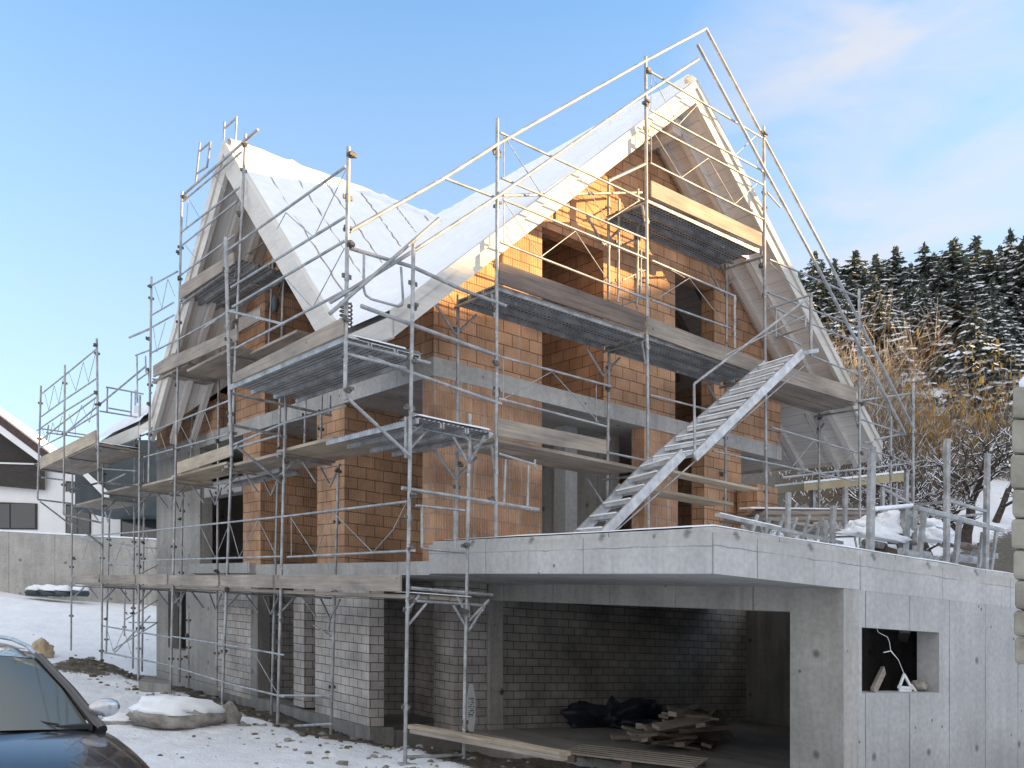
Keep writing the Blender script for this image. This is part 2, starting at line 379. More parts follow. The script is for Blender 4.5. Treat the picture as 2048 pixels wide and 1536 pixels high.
# ground floor, long side
hp('concrete_wall', MB().box(UW, UW+.28, 10.92, VB, 2.6, 5.3).box(UW+.3, 9.3, VB-.28, VB-.02, 2.6, 5.3), 'conc')
hp('brick_pier', MB().box(UW+.01, 4.6, 7.53, 8.42, 2.6, 5.25), 'brick')
hp('brick_pier', MB().box(UW+.01, 3.2, 4.03, 5.05, 2.6, 5.25), 'brick')
hp('lintel_beam', MB().box(UW-.02, UW+.22, 8.43, 10.6, 4.1, 4.38), 'conclt', 'pale lintel beam over the dark side opening')
hp('brick_pier', MB().box(UW+.004, 3.26, VG, VG+.3, 2.6, 5.25), 'ribbrick', 'corner pier of ribbed orange brick')
hp('brick_pier', MB().box(5.55, 6.4, VG+.02, VG+.32, 2.6, 5.25), 'ribbrick')
hp('brick_pier', MB().box(7.11, 8.16, VG+.02, VG+.32, 2.6, 5.25).box(7.86, 8.16, VG+.32, 4., 2.6, 5.25), 'brick')
hp('inner_wall', MB().box(2.2, 9.0, 5.6, 5.8, 2.6, 5.25).box(5.62, 5.82, 2.2, 5.58, 2.6, 5.25), 'conc')
hp('concrete_column', MB().box(4.62, 4.9, 2.3, 2.6, 2.86, 5.25), 'conclt')
hp('side_wall', MB().box(9.05, 9.3, 4.0, VB-.3, 2.6, 5.25), 'brick')
# slab over the ground floor
hp('floor_slab', MB().box(UW-.01, UR+.02, VG-.01, VB, 5.25, 5.52), 'slab', 'pale concrete slab edge running round the house')
# gable
t0, t1 = VG, VG+.3
g = MB()
def gp(poly): g.prism([(u, t0, h) for u, h in poly], (0, t1-t0, 0))
gp([(UW, 5.52), (3.26, 5.52), (3.26, hb(3.26)-.03), (UW, hb(UW)-.03)])
gp([(3.26, 8.0), (4.58, 8.0), (4.58, hb(4.58)-.03), (3.26, hb(3.26)-.03)])
gp([(4.58, 5.52), (6.31, 5.52), (6.31, hb(6.31)-.03), (RU, RH-.03), (4.58, hb(4.58)-.03)])
gp([(6.31, 8.12), (7.36, 8.12), (7.36, hb(7.36)-.03), (6.31, hb(6.31)-.03)])
gp([(7.36, 5.52), (UR, 5.52), (UR, hb(UR)-.03), (7.36, hb(7.36)-.03)])
hp('gable_wall', g, 'brick', 'orange brick gable with two tall window openings')
hp('window_lintel', MB().box(3.2, 4.66, VG-.004, VG+.2, 7.99, 8.14), 'brick'); hp('window_lintel', MB().box(6.26, 7.46, VG-.004, VG+.2, 8.11, 8.24), 'brick')
hp('inner_wall', MB().box(4.6, 4.8, VG+.3, 4.2, 5.52, 8.6).box(UW+.2, UR-.2, 5.2, 5.4, 5.52, 7.3), 'brick')
# long side above the slab and the cross gable
t0, t1 = UW, UW+.28
g = MB()
def cp(poly): g.prism([(t0, v, h) for v, h in poly], (t1-t0, 0, 0))
cp([(VG+.3, 5.52), (4.75, 5.52), (4.75, cb(4.75)-.03), (2.6, 6.2), (VG+.3, 6.2)])
cp([(4.75, 8.15), (7.3, 8.15), (7.3, cb(7.3)-.03), (CV, CH-.03), (4.75, cb(4.75)-.03)])
cp([(7.3, 5.52), (8.8, 5.52), (8.8, cb(8.8)-.03), (7.3, cb(7.3)-.03)])
cp([(9.7, 5.52), (VB, 5.52), (VB, 6.2), (9.9, 6.2), (9.7, 6.3)])
hp('cross_gable_wall', g, 'brick'); hp('inner_wall', MB().box(UW+.28, 4.5, 7.3, 7.5, 5.52, 8.0), 'brick')
g = MB(); g.prism([(UW+.3, VB-.3, 5.52), (UR, VB-.3, 5.52), (UR, VB-.3, hb(UR)-.03), (RU, VB-.3, RH-.03), (UW+.3, VB-.3, hb(UW+.3)-.03)], (0, .28, 0))
hp('back_gable_wall', g, 'brick'); hp('side_wall', MB().box(UR-.3, UR, VG+.3, VB-.3, 5.52, hb(UR)-.04), 'brick')

# roofs
EU0, EU1, V0, V1 = -.1, 11.02, .2, 14.75
TK = .17                                         # boarding and rafters
def mp(u, v, d=0): return (u, v, hb(u) + d)
def xp(u, v, d=0): return (u, v, cb(v) + d)
XU = .15                                         # verge of the cross roof
xh = CH + .45                                     # cross roof top
def valley_v(u, s): return CV - s*(CH - hb(u))/CS
ue = EU0; vtop = RU - (RH - CH)/RS
right = [(RU, V0), (EU1, V0), (EU1, V1), (RU, V1)]
leftA = [(RU, V0), (RU, V1), (EU0, V1), (EU0, valley_v(EU0, -1)), (vtop, CV), (EU0, valley_v(EU0, 1)), (EU0, V0)]
roof = hp('main_roof', MB().prism([mp(u, v) for u, v in right], (0, 0, TK)).prism([mp(u, v) for u, v in leftA], (0, 0, TK)), 'soffit', 'steep main roof with pale boarded underside')
def snow_sheet(polys, top, d, seed):             # snow lying on a roof plane, grid with soft unevenness
    mb = MB()
    return mb
def snow_grid(f, a0, a1, na, b0, b1, nb, thick, seed, clip=None):
    mb = MB(); idx = {}; pts = []
    for i in range(na+1):
        for j in range(nb+1):
            a = a0 + (a1-a0)*i/na; b = b0 + (b1-b0)*j/nb
            u, v, h = f(a, b)
            e = min(1, min(i, na-i)*.7, min(j, nb-j)*.7)
            k = thick*(.35 + .65*e)*(.9 + .28*noise.fractal(Vector((u*.6, v*.6, seed)), 1, 2, 3))
            idx[i, j] = len(pts); pts.append((u, v, h + max(.012, k)))
    fs = []
    for i in range(na):
        for j in range(nb):
            a = a0 + (a1-a0)*(i+.5)/na; b = b0 + (b1-b0)*(j+.5)/nb
            if clip is None or clip(a, b): fs.append((idx[i, j], idx[i+1, j], idx[i+1, j+1], idx[i, j+1]))
    return mb.add(pts, fs, 0, True)
def smix(a, b, t): return a + (b - a)*t
sn = snow_grid(lambda a, b: (smix(RU, EU0, a), smix(V0+.02, V1, b), hb(smix(RU, EU0, a)) + TK + .1), 0, 1, 60, 0, 1, 110, .1, 3,
               lambda a, b: abs(smix(V0, V1, b) - CV) > (CH - hb(smix(RU, EU0, a)))/CS + .05 or smix(RU, EU0, a) > vtop)
hp('roof_snow', sn, 'snow', None, roof)
sn = snow_grid(lambda a, b: (smix(RU, EU1, a), smix(V0+.02, V1, b), hb(smix(RU, EU1, a)) + TK + .1), 0, 1, 60, 0, 1, 90, .1, 5)
hp('roof_snow', sn, 'snow', None, roof)
hp('ridge_snow', MB().add(*(lambda n: ([(RU + .2*math.sin(t)*(1+.2*noise.noise(Vector((i*.7, t, 1)))), V0 + .02 + (V1-V0-.05)*i/n, RH + TK + .08 + .16*math.cos(t)*(1 + .3*noise.noise(Vector((i*.3, t*.6, 9)))))
    for i in range(n+1) for t in [(-2.1 + 4.2*k/8) for k in range(9)]], [(i*9+k, i*9+k+1, (i+1)*9+k+1, (i+1)*9+k) for i in range(n) for k in range(8)]))(60), 0, True), 'snow', None, roof)
# barge boards (two tiers) and rafters of the main roof
def slope_board(mb, u0, u1, v0, v1, lo, hi):      # board following the main slope
    mb.prism([(u0, v0, hb(u0)+lo), (u1, v0, hb(u1)+lo), (u1, v0, hb(u1)+hi), (u0, v0, hb(u0)+hi)], (0, v1-v0, 0))
for ue_ in (EU0, EU1):
    s_ = .004 if ue_ > RU else 0
    b = MB(); slope_board(b, RU + s_, ue_, V0-.05, V0+.03, -.06, .17); hp('barge_board', b, 'barge', None, roof)
    b = MB(); slope_board(b, RU + s_, ue_, V0-.085, V0+.025, .172, .30); hp('verge_board', b, 'barge', None, roof)
    for vv in (.62, 1.05):
        b = MB(); slope_board(b, RU + s_, ue_, vv, vv+.12, -.14, .01); hp('rafter', b, 'soffit', None, roof)
for vv in [1.9 + .85*k for k in range(15)]:
    b = MB(); slope_board(b, UR+.02, EU1, vv, vv+.12, -.15, .01); hp('rafter', b, 'soffit', None, roof)
    b = MB(); slope_board(b, RU+.3, UR-.35, vv, vv+.12, -.16, .01); hp('rafter', b, 'wood', None, roof)
hp('ridge_purlin', MB().box(RU-.1, RU+.1, V0+.35, V1-.3, RH-.42, RH-.15), 'soffit', None, roof)
hp('fascia_board', MB().box(EU1-.02, EU1+.03, V0-.05, V1, hb(EU1)-.05, hb(EU1)+.2), 'barge', None, roof)
hp('fascia_board', MB().box(EU0-.03, EU0+.02, V0-.05, valley_v(EU0, 1)-.1, hb(EU0)-.06, hb(EU0)+.2), 'barge', None, roof)
hp('fascia_board', MB().box(EU0-.03, EU0+.02, valley_v(EU0, -1)+.1, V1, hb(EU0)-.06, hb(EU0)+.2), 'barge', None, roof)
# cross roof
vr0, vr1 = CV - (CH - 5.52)/CS, CV + (CH - 5.35)/CS
cross = MB()
for s_, ve in ((1, vr0 + .0), (-1, vr1)):
    # plane strip from the verge back to the valley with the main slope
    uval = lambda v: RU - (RH - cb(v))/RS
    cross.prism([xp(XU, CV), xp(XU, ve), xp(max(XU+.05, uval(ve)), ve), xp(uval(CV), CV)], (0, 0, .3))
cr = hp('cross_roof', cross, 'soffit', 'steep cross roof with tarpaulin seams showing through the snow')
for s_, ve, sd in ((1, vr0, 21), (-1, vr1, 22)):
    def fn(a, b, ve=ve):
        v = smix(CV, ve, a); u1 = max(XU+.06, RU - (RH - cb(v))/RS) + .3; u = smix(XU+.0, u1, b); return (u, v, cb(v) + .4)
    hp('roof_snow', snow_grid(fn, 0, 1, 50, 0, 1, 60, .075, sd), 'snow', None, cr)
hp('ridge_snow', MB().add(*(lambda n: ([(XU + (vtop+.3-XU)*i/n, CV + .17*math.sin(t), CH + .36 + (.12 + .05*max(0, math.sin(i*.52))**8)*math.cos(t)*(1 + .2*noise.noise(Vector((i*.2, t*.6, 4)))))
    for i in range(n+1) for t in [(-2.1 + 4.2*k/8) for k in range(9)]], [(i*9+k, i*9+k+1, (i+1)*9+k+1, (i+1)*9+k) for i in range(n) for k in range(8)]))(60), 0, True), 'snow', None, cr)
for k, uu in enumerate((.62, 1.25, 1.95, 2.75, 3.5, 4.2)):   # counter battens showing through the snow
    v1_ = max(vr0, CV - (CH - hb(uu))/CS) + .15
    pts = []
    for i in range(26):
        v = smix(CV-.15, v1_, i/25); pts.append((uu + .018*math.sin(i*1.9+k), v, cb(v) + .45 + .022*noise.noise(Vector((i*.6, k, 2)))))
    b = MB(); b.path(pts, .02, 5); hp('roof_batten', b, 'wood', None, cr)
def xboard(mb, va, vb, u0, u1, lo, hi):
    mb.prism([(u0, va, cb(va)+lo), (u0, vb, cb(vb)+lo), (u0, vb, cb(vb)+hi), (u0, va, cb(va)+hi)], (u1-u0, 0, 0))
for ve in (vr0, vr1):
    e_ = -.004 if ve < CV else .004
    b = MB(); xboard(b, CV+e_, ve, XU-.05, XU+.03, -.16, .18); hp('barge_board', b, 'barge', None, cr)
    b = MB(); xboard(b, CV+e_, ve, XU-.085, XU+.025, .182, .44); hp('verge_board', b, 'barge', None, cr)
    for uu in (.5, .92):
        b = MB(); xboard(b, CV+e_, ve, uu, uu+.11, -.15, .01); hp('rafter', b, 'soffit', None, cr)

# ------------------------------------------------------------------ garage
UG, VC, CT, CBm = 3.47, -3.82, 2.83, 2.42
garage = thing('concrete_garage', (UG, VC, -.1), 'low flat-roofed concrete garage with a wide dark doorway and one square side window', 'garage')
def gpart(name, mb, mats, label=None, parent=garage):
    o = mb.build(name, mats, parent)
    if label: o['label'] = label
    return o
gpart('roof_slab', MB().box(1.22, 11.5, VC-.0, 1.38, CBm, CT), 'canopy', 'thick pale concrete canopy slab')
gpart('parapet_kerb', MB().box(1.24, 11.5, VC+.02, VC+.3, CT, CT+.06).box(1.24, 1.5, VC+.3, 1.3, CT, CT+.05), 'slab')
gpart('lintel', MB().box(UG, UG+.3, -3.1, 3.3, 2.13, CBm), 'conc')
vcol0, vcol1 = along_v(982, UG), along_v(952, UG)
gpart('column', MB().box(UG-.02, UG+.26, vcol0, vcol1, -.5, 2.13), 'conc')
gpart('front_wall', MB().box(UG, UG+.3, VC+.004, -3.1, -.6, 2.13).box(UG+.002, UG+.298, VC+.004, -3.1, 2.13, CBm-.002), 'conc')
wu0, wu1, wh0, wh1 = 3.84, 5.62, 1.22, 1.99
gpart('side_wall', MB().box(UG+.3, wu0, VC+.003, VC+.3, -.6, CBm).box(wu1, 11.5, VC+.003, VC+.3, -.6, CBm).box(wu0, wu1, VC+.003, VC+.3, -.6, wh0).box(wu0, wu1, VC+.003, VC+.3, wh1, CBm), 'conclt', 'smooth concrete side wall with a square window hole')
gpart('block_wall', MB().box(UG+.26, 11.4, 2.95, 3.15, -.1, CBm), 'blockshade')
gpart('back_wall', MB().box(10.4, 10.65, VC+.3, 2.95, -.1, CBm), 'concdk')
gpart('inner_wall', MB().box(5.0, 10.4, -2.25, -2.1, -.1, CBm), 'concdk')  # partition added to keep window light out of the garage
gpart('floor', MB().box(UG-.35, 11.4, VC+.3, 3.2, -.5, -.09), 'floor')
sn = snow_grid(lambda a, b: (smix(1.3, 11.4, a), smix(VC+.06, 1.28, b), CT + .05), 0, 1, 90, 0, 1, 50, .07, 8)
gpart('roof_snow', sn, 'snow')
hp('basement_wall', MB().box(9.0, 9.28, 3.3, VB-.3, -.5, 2.4), 'conc')

# ------------------------------------------------------------------ scaffolding
# Image coordinates: every standard, rail and board is given by its ends in pixels, on the plane it stands in.
sc_side = thing('facade_scaffold', (0, 0, 0), 'tall galvanised steel scaffold along the long left side of the house', 'scaffold')
sc_gable = thing('facade_scaffold', (1.4, 0, CT), 'galvanised steel scaffold in front of the orange brick gable, standing on the garage roof', 'scaffold')
def P(pl, x, y): return PU(x, y, pl[1]) if pl[0] == 'u' else PV(x, y, pl[1])
L0, L1, LB = ('u', 0.), ('u', .93), ('u', -.84)
G0, G1 = ('v', 0.), ('v', .95)
RPOST, RRAIL, RROD = .0242, .0172, .0068

def post(par, pl, x0, y0, x1, y1, clamps=(), r=RPOST, foot=False, joints=3):
    mb = MB(); a, b = Vector(P(pl, x0, y0)), Vector(P(pl, x1, y1)); mb.tube(a, b, r, 10)
    for t in clamps:
        c = a.lerp(b, t); mb.clamp(c + Vector((random.choice((-.03, .03)), random.choice((-.03, .03)), 0)))
    for k in range(joints):                       # spigot collars and wedge pockets
        c = a.lerp(b, (k + .5 + random.uniform(-.2, .2))/joints); d = (b - a).normalized()
        mb.tube(c, c + d*.09, r*1.22, 10); mb.bar(c + Vector((-.06, 0, .05)), c + Vector((.06, 0, .05)), .02, .05, mi=1)
    if foot:
        mb.box(a.x-.07, a.x+.07, a.y-.07, a.y+.07, a.z-.012, a.z+.0)
    o = mb.build('post', ['steel', 'clamp'], par)
def rail(par, pl, lines, rods=(), r=RRAIL, name='guard_rail', n=8, snow=None):
    mb = MB()
    for l in lines:
        pts = [P(pl, *q) if len(q) == 2 else P(q[2], q[0], q[1]) for q in l]; mb.path(pts, r, n)
    for l in rods:
        pts = [Vector(P(pl, *q)) + (Vector((.006, 0, 0)) if pl[0] == 'u' else Vector((0, .006, 0))) for q in l]; mb.path(pts, RROD, 6)
    return mb.build(name, ['steel'], par)

# -- side scaffold: standards
S = sc_side
post(S, L0, 142, 1301, 145, 930, (.5,))
post(S, L1, 212, 1325, 219, 1030, (.3, .8)); post(S, L0, 203, 1356, 206, 925, (.45, .8, .95))
post(S, L1, 284, 1343, 289, 925, (.4, .62)); post(S, L1, 265.6, 1337, 271, 780, (.2, .65, .8))
post(S, ('u', 1.9), 248, 1330, 250, 1172)
post(S, L0, 276.5, 1381, 280, 790, (.42, .7, .9), foot=True); post(S, L0, 297.5, 965, 303, 553, (.38, .55, .7, .95))
post(S, L0, 341, 1381, 364, 383, (.4, .62, .83, .88, .99), foot=True, joints=5); post(S, L1, 359, 1365, 365.6, 980, (.85,)); post(S, L1, 377, 1375, 377, 1225, (.4, .7), r=.02)
post(S, L1, 382, 918, 386, 775, ())
post(S, L1, 433, 1375, 437.5, 760, (.38, .8), joints=4); post(S, L1, 438, 758, 440, 620, ())
post(S, L0, 444, 1415, 472, 687, (.33, .6, .8), foot=True, joints=4); post(S, L0, 472, 687, 491, 268, (.1, .33, .62, .95), joints=2)
post(S, L1, 542, 1447, 567, 556, (.3, .62, .98), joints=4); post(S, L0, 555, 1459, 572, 785, (.33, .75, .8), foot=True)
post(S, L1, 538, 690, 554, 366, (.25, .4, .5, .9), r=.022)
post(S, L1, 661.5, 1471, 677, 930, (.98,), foot=True); post(S, L1, 641, 885, 645, 757, (), .02); post(S, L1, 609, 893, 612, 770, (), .02)
post(S, L0, 810, 1526, 827, 489, (.32, .42, .52, .69, .78, .885), foot=True, joints=5); post(S, ('v', 0.), 927, 1526, 940, 828, (.43, .62), foot=True)
post(S, LB, 690, 800, 697, 294, (.04, .32, .62, .68, .97)); post(S, LB, 463, 912, 451, 475, (.1,), r=.028)
post(S, LB, 197, 968, 193.6, 677, (.1, .55, .62, .95)); post(S, LB, 127, 1029, 130, 730, (.4,)); post(S, LB, 75, 998, 82, 771, (.3,))

# -- side scaffold: decks, h read off their image edges
def deck(par, u0, u1, v0, v1, h, mats='wood', n=3, t=.045, sag=.01, name='deck'):
    mb = MB(); alongv = (v1 - v0) > (u1 - u0)
    for k in range(n):
        d = random.uniform(-sag, sag); e = random.uniform(-.06, .06)
        if alongv:
            a = u0 + (u1-u0)*k/n; mb.box(a+.006, u0 + (u1-u0)*(k+1)/n - .006, v0+e*.5, v1+e, h-t+d, h+d)
        else:
            a = v0 + (v1-v0)*k/n; mb.box(u0+e*.5, u1+e, a+.006, v0 + (v1-v0)*(k+1)/n - .006, h-t+d, h+d)
    return mb.build(name, [mats], par)
def steel_deck(par, u0, u1, v0, v1, h, n=3):      # perforated steel planks with folded rims
    mb = MB(); alongv = (v1 - v0) > (u1 - u0)
    for k in range(n):
        if alongv:
            a, b = u0 + (u1-u0)*k/n + .008, u0 + (u1-u0)*(k+1)/n - .008
            mb.box(a, b, v0, v1, h-.012, h, 0)
            for q in (a, b-.022): mb.box(q, q+.022, v0, v1, h-.075, h-.013, 1)
        else:
            a, b = v0 + (v1-v0)*k/n + .008, v0 + (v1-v0)*(k+1)/n - .008
            mb.box(u0, u1, a, b, h-.012, h, 0)
            for q in (a, b-.022): mb.box(u0, u1, q, q+.022, h-.075, h-.013, 1)
    return mb.build('deck', ['perf', 'steel'], par)
bays = [0., 3.85, 6.2, 9.03, 11.25, 14.3, 17.2]
for a, b in zip(bays, bays[1:]): deck(S, .03, .96, a+.01, b-.01, 2.08, 'wood')
for a, b in zip(bays, bays[1:]):
    q = 2.10 + random.uniform(-.004, .004)
    o = MB().box(-.055, -.028, a+.05, b-.05, q, q+random.uniform(.19, .215)).build('toe_board', ['wooddk' if a == 0 and False else 'wood'], S)
# second level: timber planks, steel planks near the corner
steel_deck(S, .03, 1.15, -.2, 2.25, 4.24); deck(S, .03, .98, 2.0, 3.9, 4.27, 'woodlt', 2)
deck(S, .03, .98, 3.8, 6.25, 4.24, 'wood'); deck(S, .03, .6, 6.1, 9.1, 4.3, 'woodlt', 2); steel_deck(S, .62, 1.0, 5.2, 8.4, 4.2, 1)
deck(S, .03, .98, 9.0, 11.3, 4.27, 'woodlt'); deck(S, .03, .98, 11.2, 14.35, 4.33, 'wood'); deck(S, .03, .95, 14.2, 17.1, 4.2, 'wood')
MB().prism([PU(354, 948, -.03), PU(462, 912, -.03), PU(459, 889, -.03), PU(354, 925, -.03)], (.03, 0, 0)).build('toe_board', ['woodlt'], S)
# third level, brought out on brackets
steel_deck(S, -.86, .22, .0, 3.6, 5.07)
MB().prism([PU(465, 766, -.88), PU(687, 669, -.88), PU(687, 634, -.88), PU(465, 747, -.88)], (.03, 0, 0)).build('toe_board', ['wood'], S)
deck(S, .03, .95, 5.75, 8.2, 6.28, 'wood'); deck(S, .03, .95, 8.1, 10.35, 6.42, 'wood')
MB().prism([PU(306, 754, -.03), PU(346, 736, -.03), PU(346, 706, -.03), PU(306, 732, -.03)], (.03, 0, 0)).build('toe_board', ['wood'], S)
MB().prism([PU(346, 736, -.035), PU(474, 680, -.035), PU(474, 655, -.035), PU(346, 711, -.035)], (.03, 0, 0)).build('toe_board', ['wood'], S)
MB().prism([PU(470, 668, .3), PU(520, 640, .3), PU(520, 614, .3), PU(470, 640, .3)], (.03, 0, 0)).build('toe_board', ['wood'], S)
deck(S, .35, .95, 3.9, 5.8, 6.24, 'wood', 2)
# fourth level
steel_deck(S, .03, .95, 5.5, 8.5, 7.7)
MB().prism([PU(360, 598, -.03), PU(467, 527, -.03), PU(467, 504, -.03), PU(360, 572, -.03)], (.03, 0, 0)).build('toe_board', ['wood'], S)
# far end bracket platform
deck(S, -.84, .2, 11.3, 17.1, 5.06, 'wood', 3)
MB().prism([PU(80, 938, -.87), PU(127, 915, -.87), PU(127, 892, -.87), PU(80, 915, -.87)], (.03, 0, 0)).build('toe_board', ['woodlt'], S)
MB().prism([PU(130, 914, -.87), PU(191, 885, -.87), PU(191, 860, -.87), PU(130, 892, -.87)], (.03, 0, 0)).build('toe_board', ['woodlt'], S)
# snow left on the platform ends
def snow_strip(par, u0, u1, v0, v1, h, t, seed, name='snow_patch'):
    return snow_grid(lambda a, b: (smix(u0, u1, a), smix(v0, v1, b), h), 0, 1, 22, 0, 1, 12, t, seed, lambda a, b: noise.noise(Vector((a*4, b*3, seed))) > -.28).build(name, ['snow'], par)
snow_strip(S, .05, 1.2, -.2, .25, 4.245, .07, 31); snow_strip(S, .05, 1.0, -.05, .4, 2.085, .03, 33); snow_strip(S, -.8, .25, .0, .5, 5.075, .08, 35); snow_strip(S, -.8, .1, 11.3, 12.0, 5.07, .06, 36)

# -- side scaffold: brackets, transoms
def bracket(par, pts, r=.017, name='bracket', split=False):
    if split:
        for a, b in pts: MB().tube(a, b, r, 8).build(name, ['steel'], par)
        return
    mb = MB()
    for a, b in pts: mb.tube(a, b, r, 8)
    return mb.build(name, ['steel'], par)
for v, ou, iu in [(0, 0, 1.2), (3.85, 0, .93), (6.2, 0, .93), (9.03, 0, .93), (11.3, 0, .93), (14.25, 0, .93), (17.3, 0, .93)]:
    for h in (2.0, 4.16):
        bracket(S, [((ou, v, h), (iu, v, h)), ((ou+.02, v, h-.32), (ou+.3, v, h-.02)), ((iu-.27, v, h-.32), (iu-.5, v, h-.02)),
                    ((iu-.02 if iu < 1 else .95, v, h-.34), (iu-.02 if iu < 1 else .95, v+.34, h-.02)), ((iu-.02 if iu < 1 else .95, v, h-.34), (iu-.02 if iu < 1 else .95, v-.34, h-.02))], .019)
bracket(S, [((0, 0, 4.86), (-.84, 0, 4.86)), (PU(690, 791, -.84), PU(822, 914, 0)), ((0, 0, 5.0), (-.84, 0, 5.0)), ((.03, 0, 5.0), (.35, 0, 5.0))], .023, 'console', True)
bracket(S, [((0, 3.85, 4.5), (-.84, 3.7, 4.5)), (PU(472, 892, -.8), PU(563, 965, 0)), ((-.84, 3.7, 4.97), (.93, 3.85, 4.97)), ((.93, 3.9, 4.97), (.93, 3.9, 5.3))], .023, 'console', True)
bracket(S, [(PU(360, 600, 0), PU(420, 632, .93)), (PU(306, 758, 0), PU(366, 772, .93)), (PU(372, 775, .93), PU(385, 800, .93)), ((0, 6.2, 7.6), (.93, 6.2, 7.6)), ((0, 6.2, 6.2), (.93, 6.2, 6.2)), ((0, 9.0, 6.33), (.93, 9.0, 6.33))], .02, 'console', True)
for a, b in (((75, 999), (142, 1007)), ((80, 1003), (142, 1050)), ((127, 1029), (205, 1046)), ((137, 1038), (206, 1092)), ((197, 965), (270, 972)), ((84, 955), (128, 960)), ((130, 982), (196, 966))):
    bracket(S, [(PU(a[0], a[1], -.84), PU(b[0], b[1], 0))], .024, 'console')
bracket(S, [((-.84, 11.4, 5.0), (.2, 11.4, 5.0)), ((-.84, 14.0, 5.0), (.2, 14.0, 5.0)), ((-.84, 17.0, 5.0), (.2, 17.0, 5.0)), ((0, 14.2, 4.9), (0, 11.4, 4.6)), (PU(215, 965, 0), PU(252, 947, 0))], .022, 'console', True)

# -- side scaffold: rails
rail(S, L0, [[(284, 1063), (562, 1033.5)], [(284, 1121), (562, 1113)]], [[(290, 1064), (310, 1119), (342, 1056), (375, 1117), (400, 1052), (430, 1116), (459, 1046)], [(459, 1046), (478, 1114), (516, 1039), (552, 1112)]])
rail(S, L0, [[(562, 1033.5), (815, 1003)], [(575, 1114), (829, 1101)]], [[(580, 1034), (630, 1111), (664, 1022), (745, 1105), (785, 1060), (812, 1005)], [(582, 1032), (582, 1112)]])
rail(S, L0, [[(150, 1074), (284, 1063)], [(165, 1122), (200, 1125)], [(210, 1125), (268, 1132)]], [[(164, 1120), (177, 1078), (186, 1118)], [(230, 1122), (246, 1082), (266, 1122)]])
rail(S, ('u', .93), [[(156, 1075), (275, 1093)], [(290, 1095), (312, 1097)]])
rail(S, L0, [[(207, 1252), (341, 1275)], [(207, 1304), (341, 1331)]], [[(215, 1264), (227, 1305), (247, 1258), (262, 1308)]])
rail(S, L0, [[(345, 1273), (453, 1290)], [(345, 1333), (448, 1364)]])
rail(S, L0, [[(453, 1290), (568, 1310)], [(449, 1365), (568, 1394)]], [[(463, 1362), (507, 1305), (553, 1385)]])
rail(S, L1, [[(240, 1168), (315, 1130)], [(250, 1240), (315, 1200)], [(225, 1300), (315, 1245)], [(258, 1245), (313, 1245)], [(230, 1305), (300, 1232)]], name='diagonal_brace')
rail(S, L0, [[(282, 872), (466, 798)], [(288, 914), (470, 865)]], [[(320, 866), (335, 910)], [(356, 842), (384, 895), (408, 820), (432, 890)]])
rail(S, L0, [[(466, 890), (572, 845), (690, 812)], [(440, 905), (560, 870)]], r=.02)
rail(S, LB, [[(455, 501), (692, 333)], [(462, 575), (692, 433)]], [[(692, 337), (627, 475), (571, 425), (553, 458)]])
rail(S, LB, [[(465, 614), (691, 481)], [(470, 697), (691, 581)]], [[(688, 496), (624, 616), (573, 559)]])
rail(S, LB, [[(410, 655), (455, 624), (468, 620)], [(459, 622), (566, 648)]], r=.018)
rail(S, L0, [[(369, 388), (516, 259)]], r=.024, name='tie_tube'); rail(S, L0, [[(366, 403), (484, 303)], [(363, 464), (479, 375)]], [[(376, 400), (371, 458)], [(378, 400), (398, 434)]])
rail(S, L0, [[(360, 494), (477, 400)], [(360, 551), (471, 469)]], [[(370, 490), (402, 532)], [(432, 430), (400, 522)], [(425, 345), (450, 382)], [(465, 300), (478, 320)]])
rail(S, L1, [[(484, 447), (552, 394)], [(484, 517), (548, 470)]], [[(484, 504), (515, 547), (545, 480)]])
rail(S, L0, [[(400, 285), (391, 368)], [(421, 283), (414, 334)], [(400, 302), (421, 284)], [(394, 347), (414, 334)]], r=.019, name='end_frame')
rail(S, ('u', .3), [[(449, 243), (446, 306)], [(473, 233), (470, 300)], [(450, 256), (473, 236)], [(448, 304), (470, 282)]], r=.019, name='end_frame')
rail(S, L0, [[(305, 570), (355, 543)], [(304, 630), (347, 605)]], [[(309, 573), (323, 616), (335, 558), (349, 592)]])
rail(S, L0, [[(303, 655), (348, 630)], [(302, 706), (347, 683)], [(346, 685), (460, 622)]], [[(306, 655), (313, 704), (330, 645)]])
rail(S, L0, [[(259, 675), (301, 657)]], r=.024, name='tie_tube')
rail(S, L0, [[(132, 865), (291, 733)]], r=.021, name='tie_tube')
rail(S, LB, [[(84, 787), (130, 750)], [(83, 833), (128, 800)]], [[(89, 787), (97, 821), (108, 771), (117, 807), (126, 757)]])
rail(S, LB, [[(130, 750), (193, 698)], [(129, 800), (193, 757)]], [[(137, 745), (151, 781), (166, 724), (176, 764), (191, 704)]])
rail(S, LB, [[(74, 861), (128, 824)], [(82, 880), (126, 845)], [(80, 895), (130, 870)]], [[(84, 858), (95, 890), (105, 845), (113, 870), (124, 832)]])
rail(S, LB, [[(128, 824), (193, 784)], [(126, 845), (193, 794)], [(132, 866), (193, 828)]], [[(137, 828), (147, 853), (163, 810), (178, 845), (190, 796)], [(150, 870), (150, 852)]])
rail(S, ('v', 11.6), [[(199, 822), (278, 835)], [(212, 774), (287, 788)], [(215, 776), (214, 826)], [(263, 785), (262, 832)], [(217, 816), (262, 824)]], r=.018, name='end_frame')
rail(S, ('v', 17.1), [[(80, 857), (173, 870)], [(92, 865), (165, 875)], [(97, 850), (93, 880)]], r=.018, name='end_frame')
rail(S, L0, [[(274, 712), (275, 806)], [(291, 712), (292, 745)], [(271, 711), (300, 700)], [(276, 760), (297, 745)], [(297, 740), (299, 782), (303, 786)]], r=.017, name='end_frame')
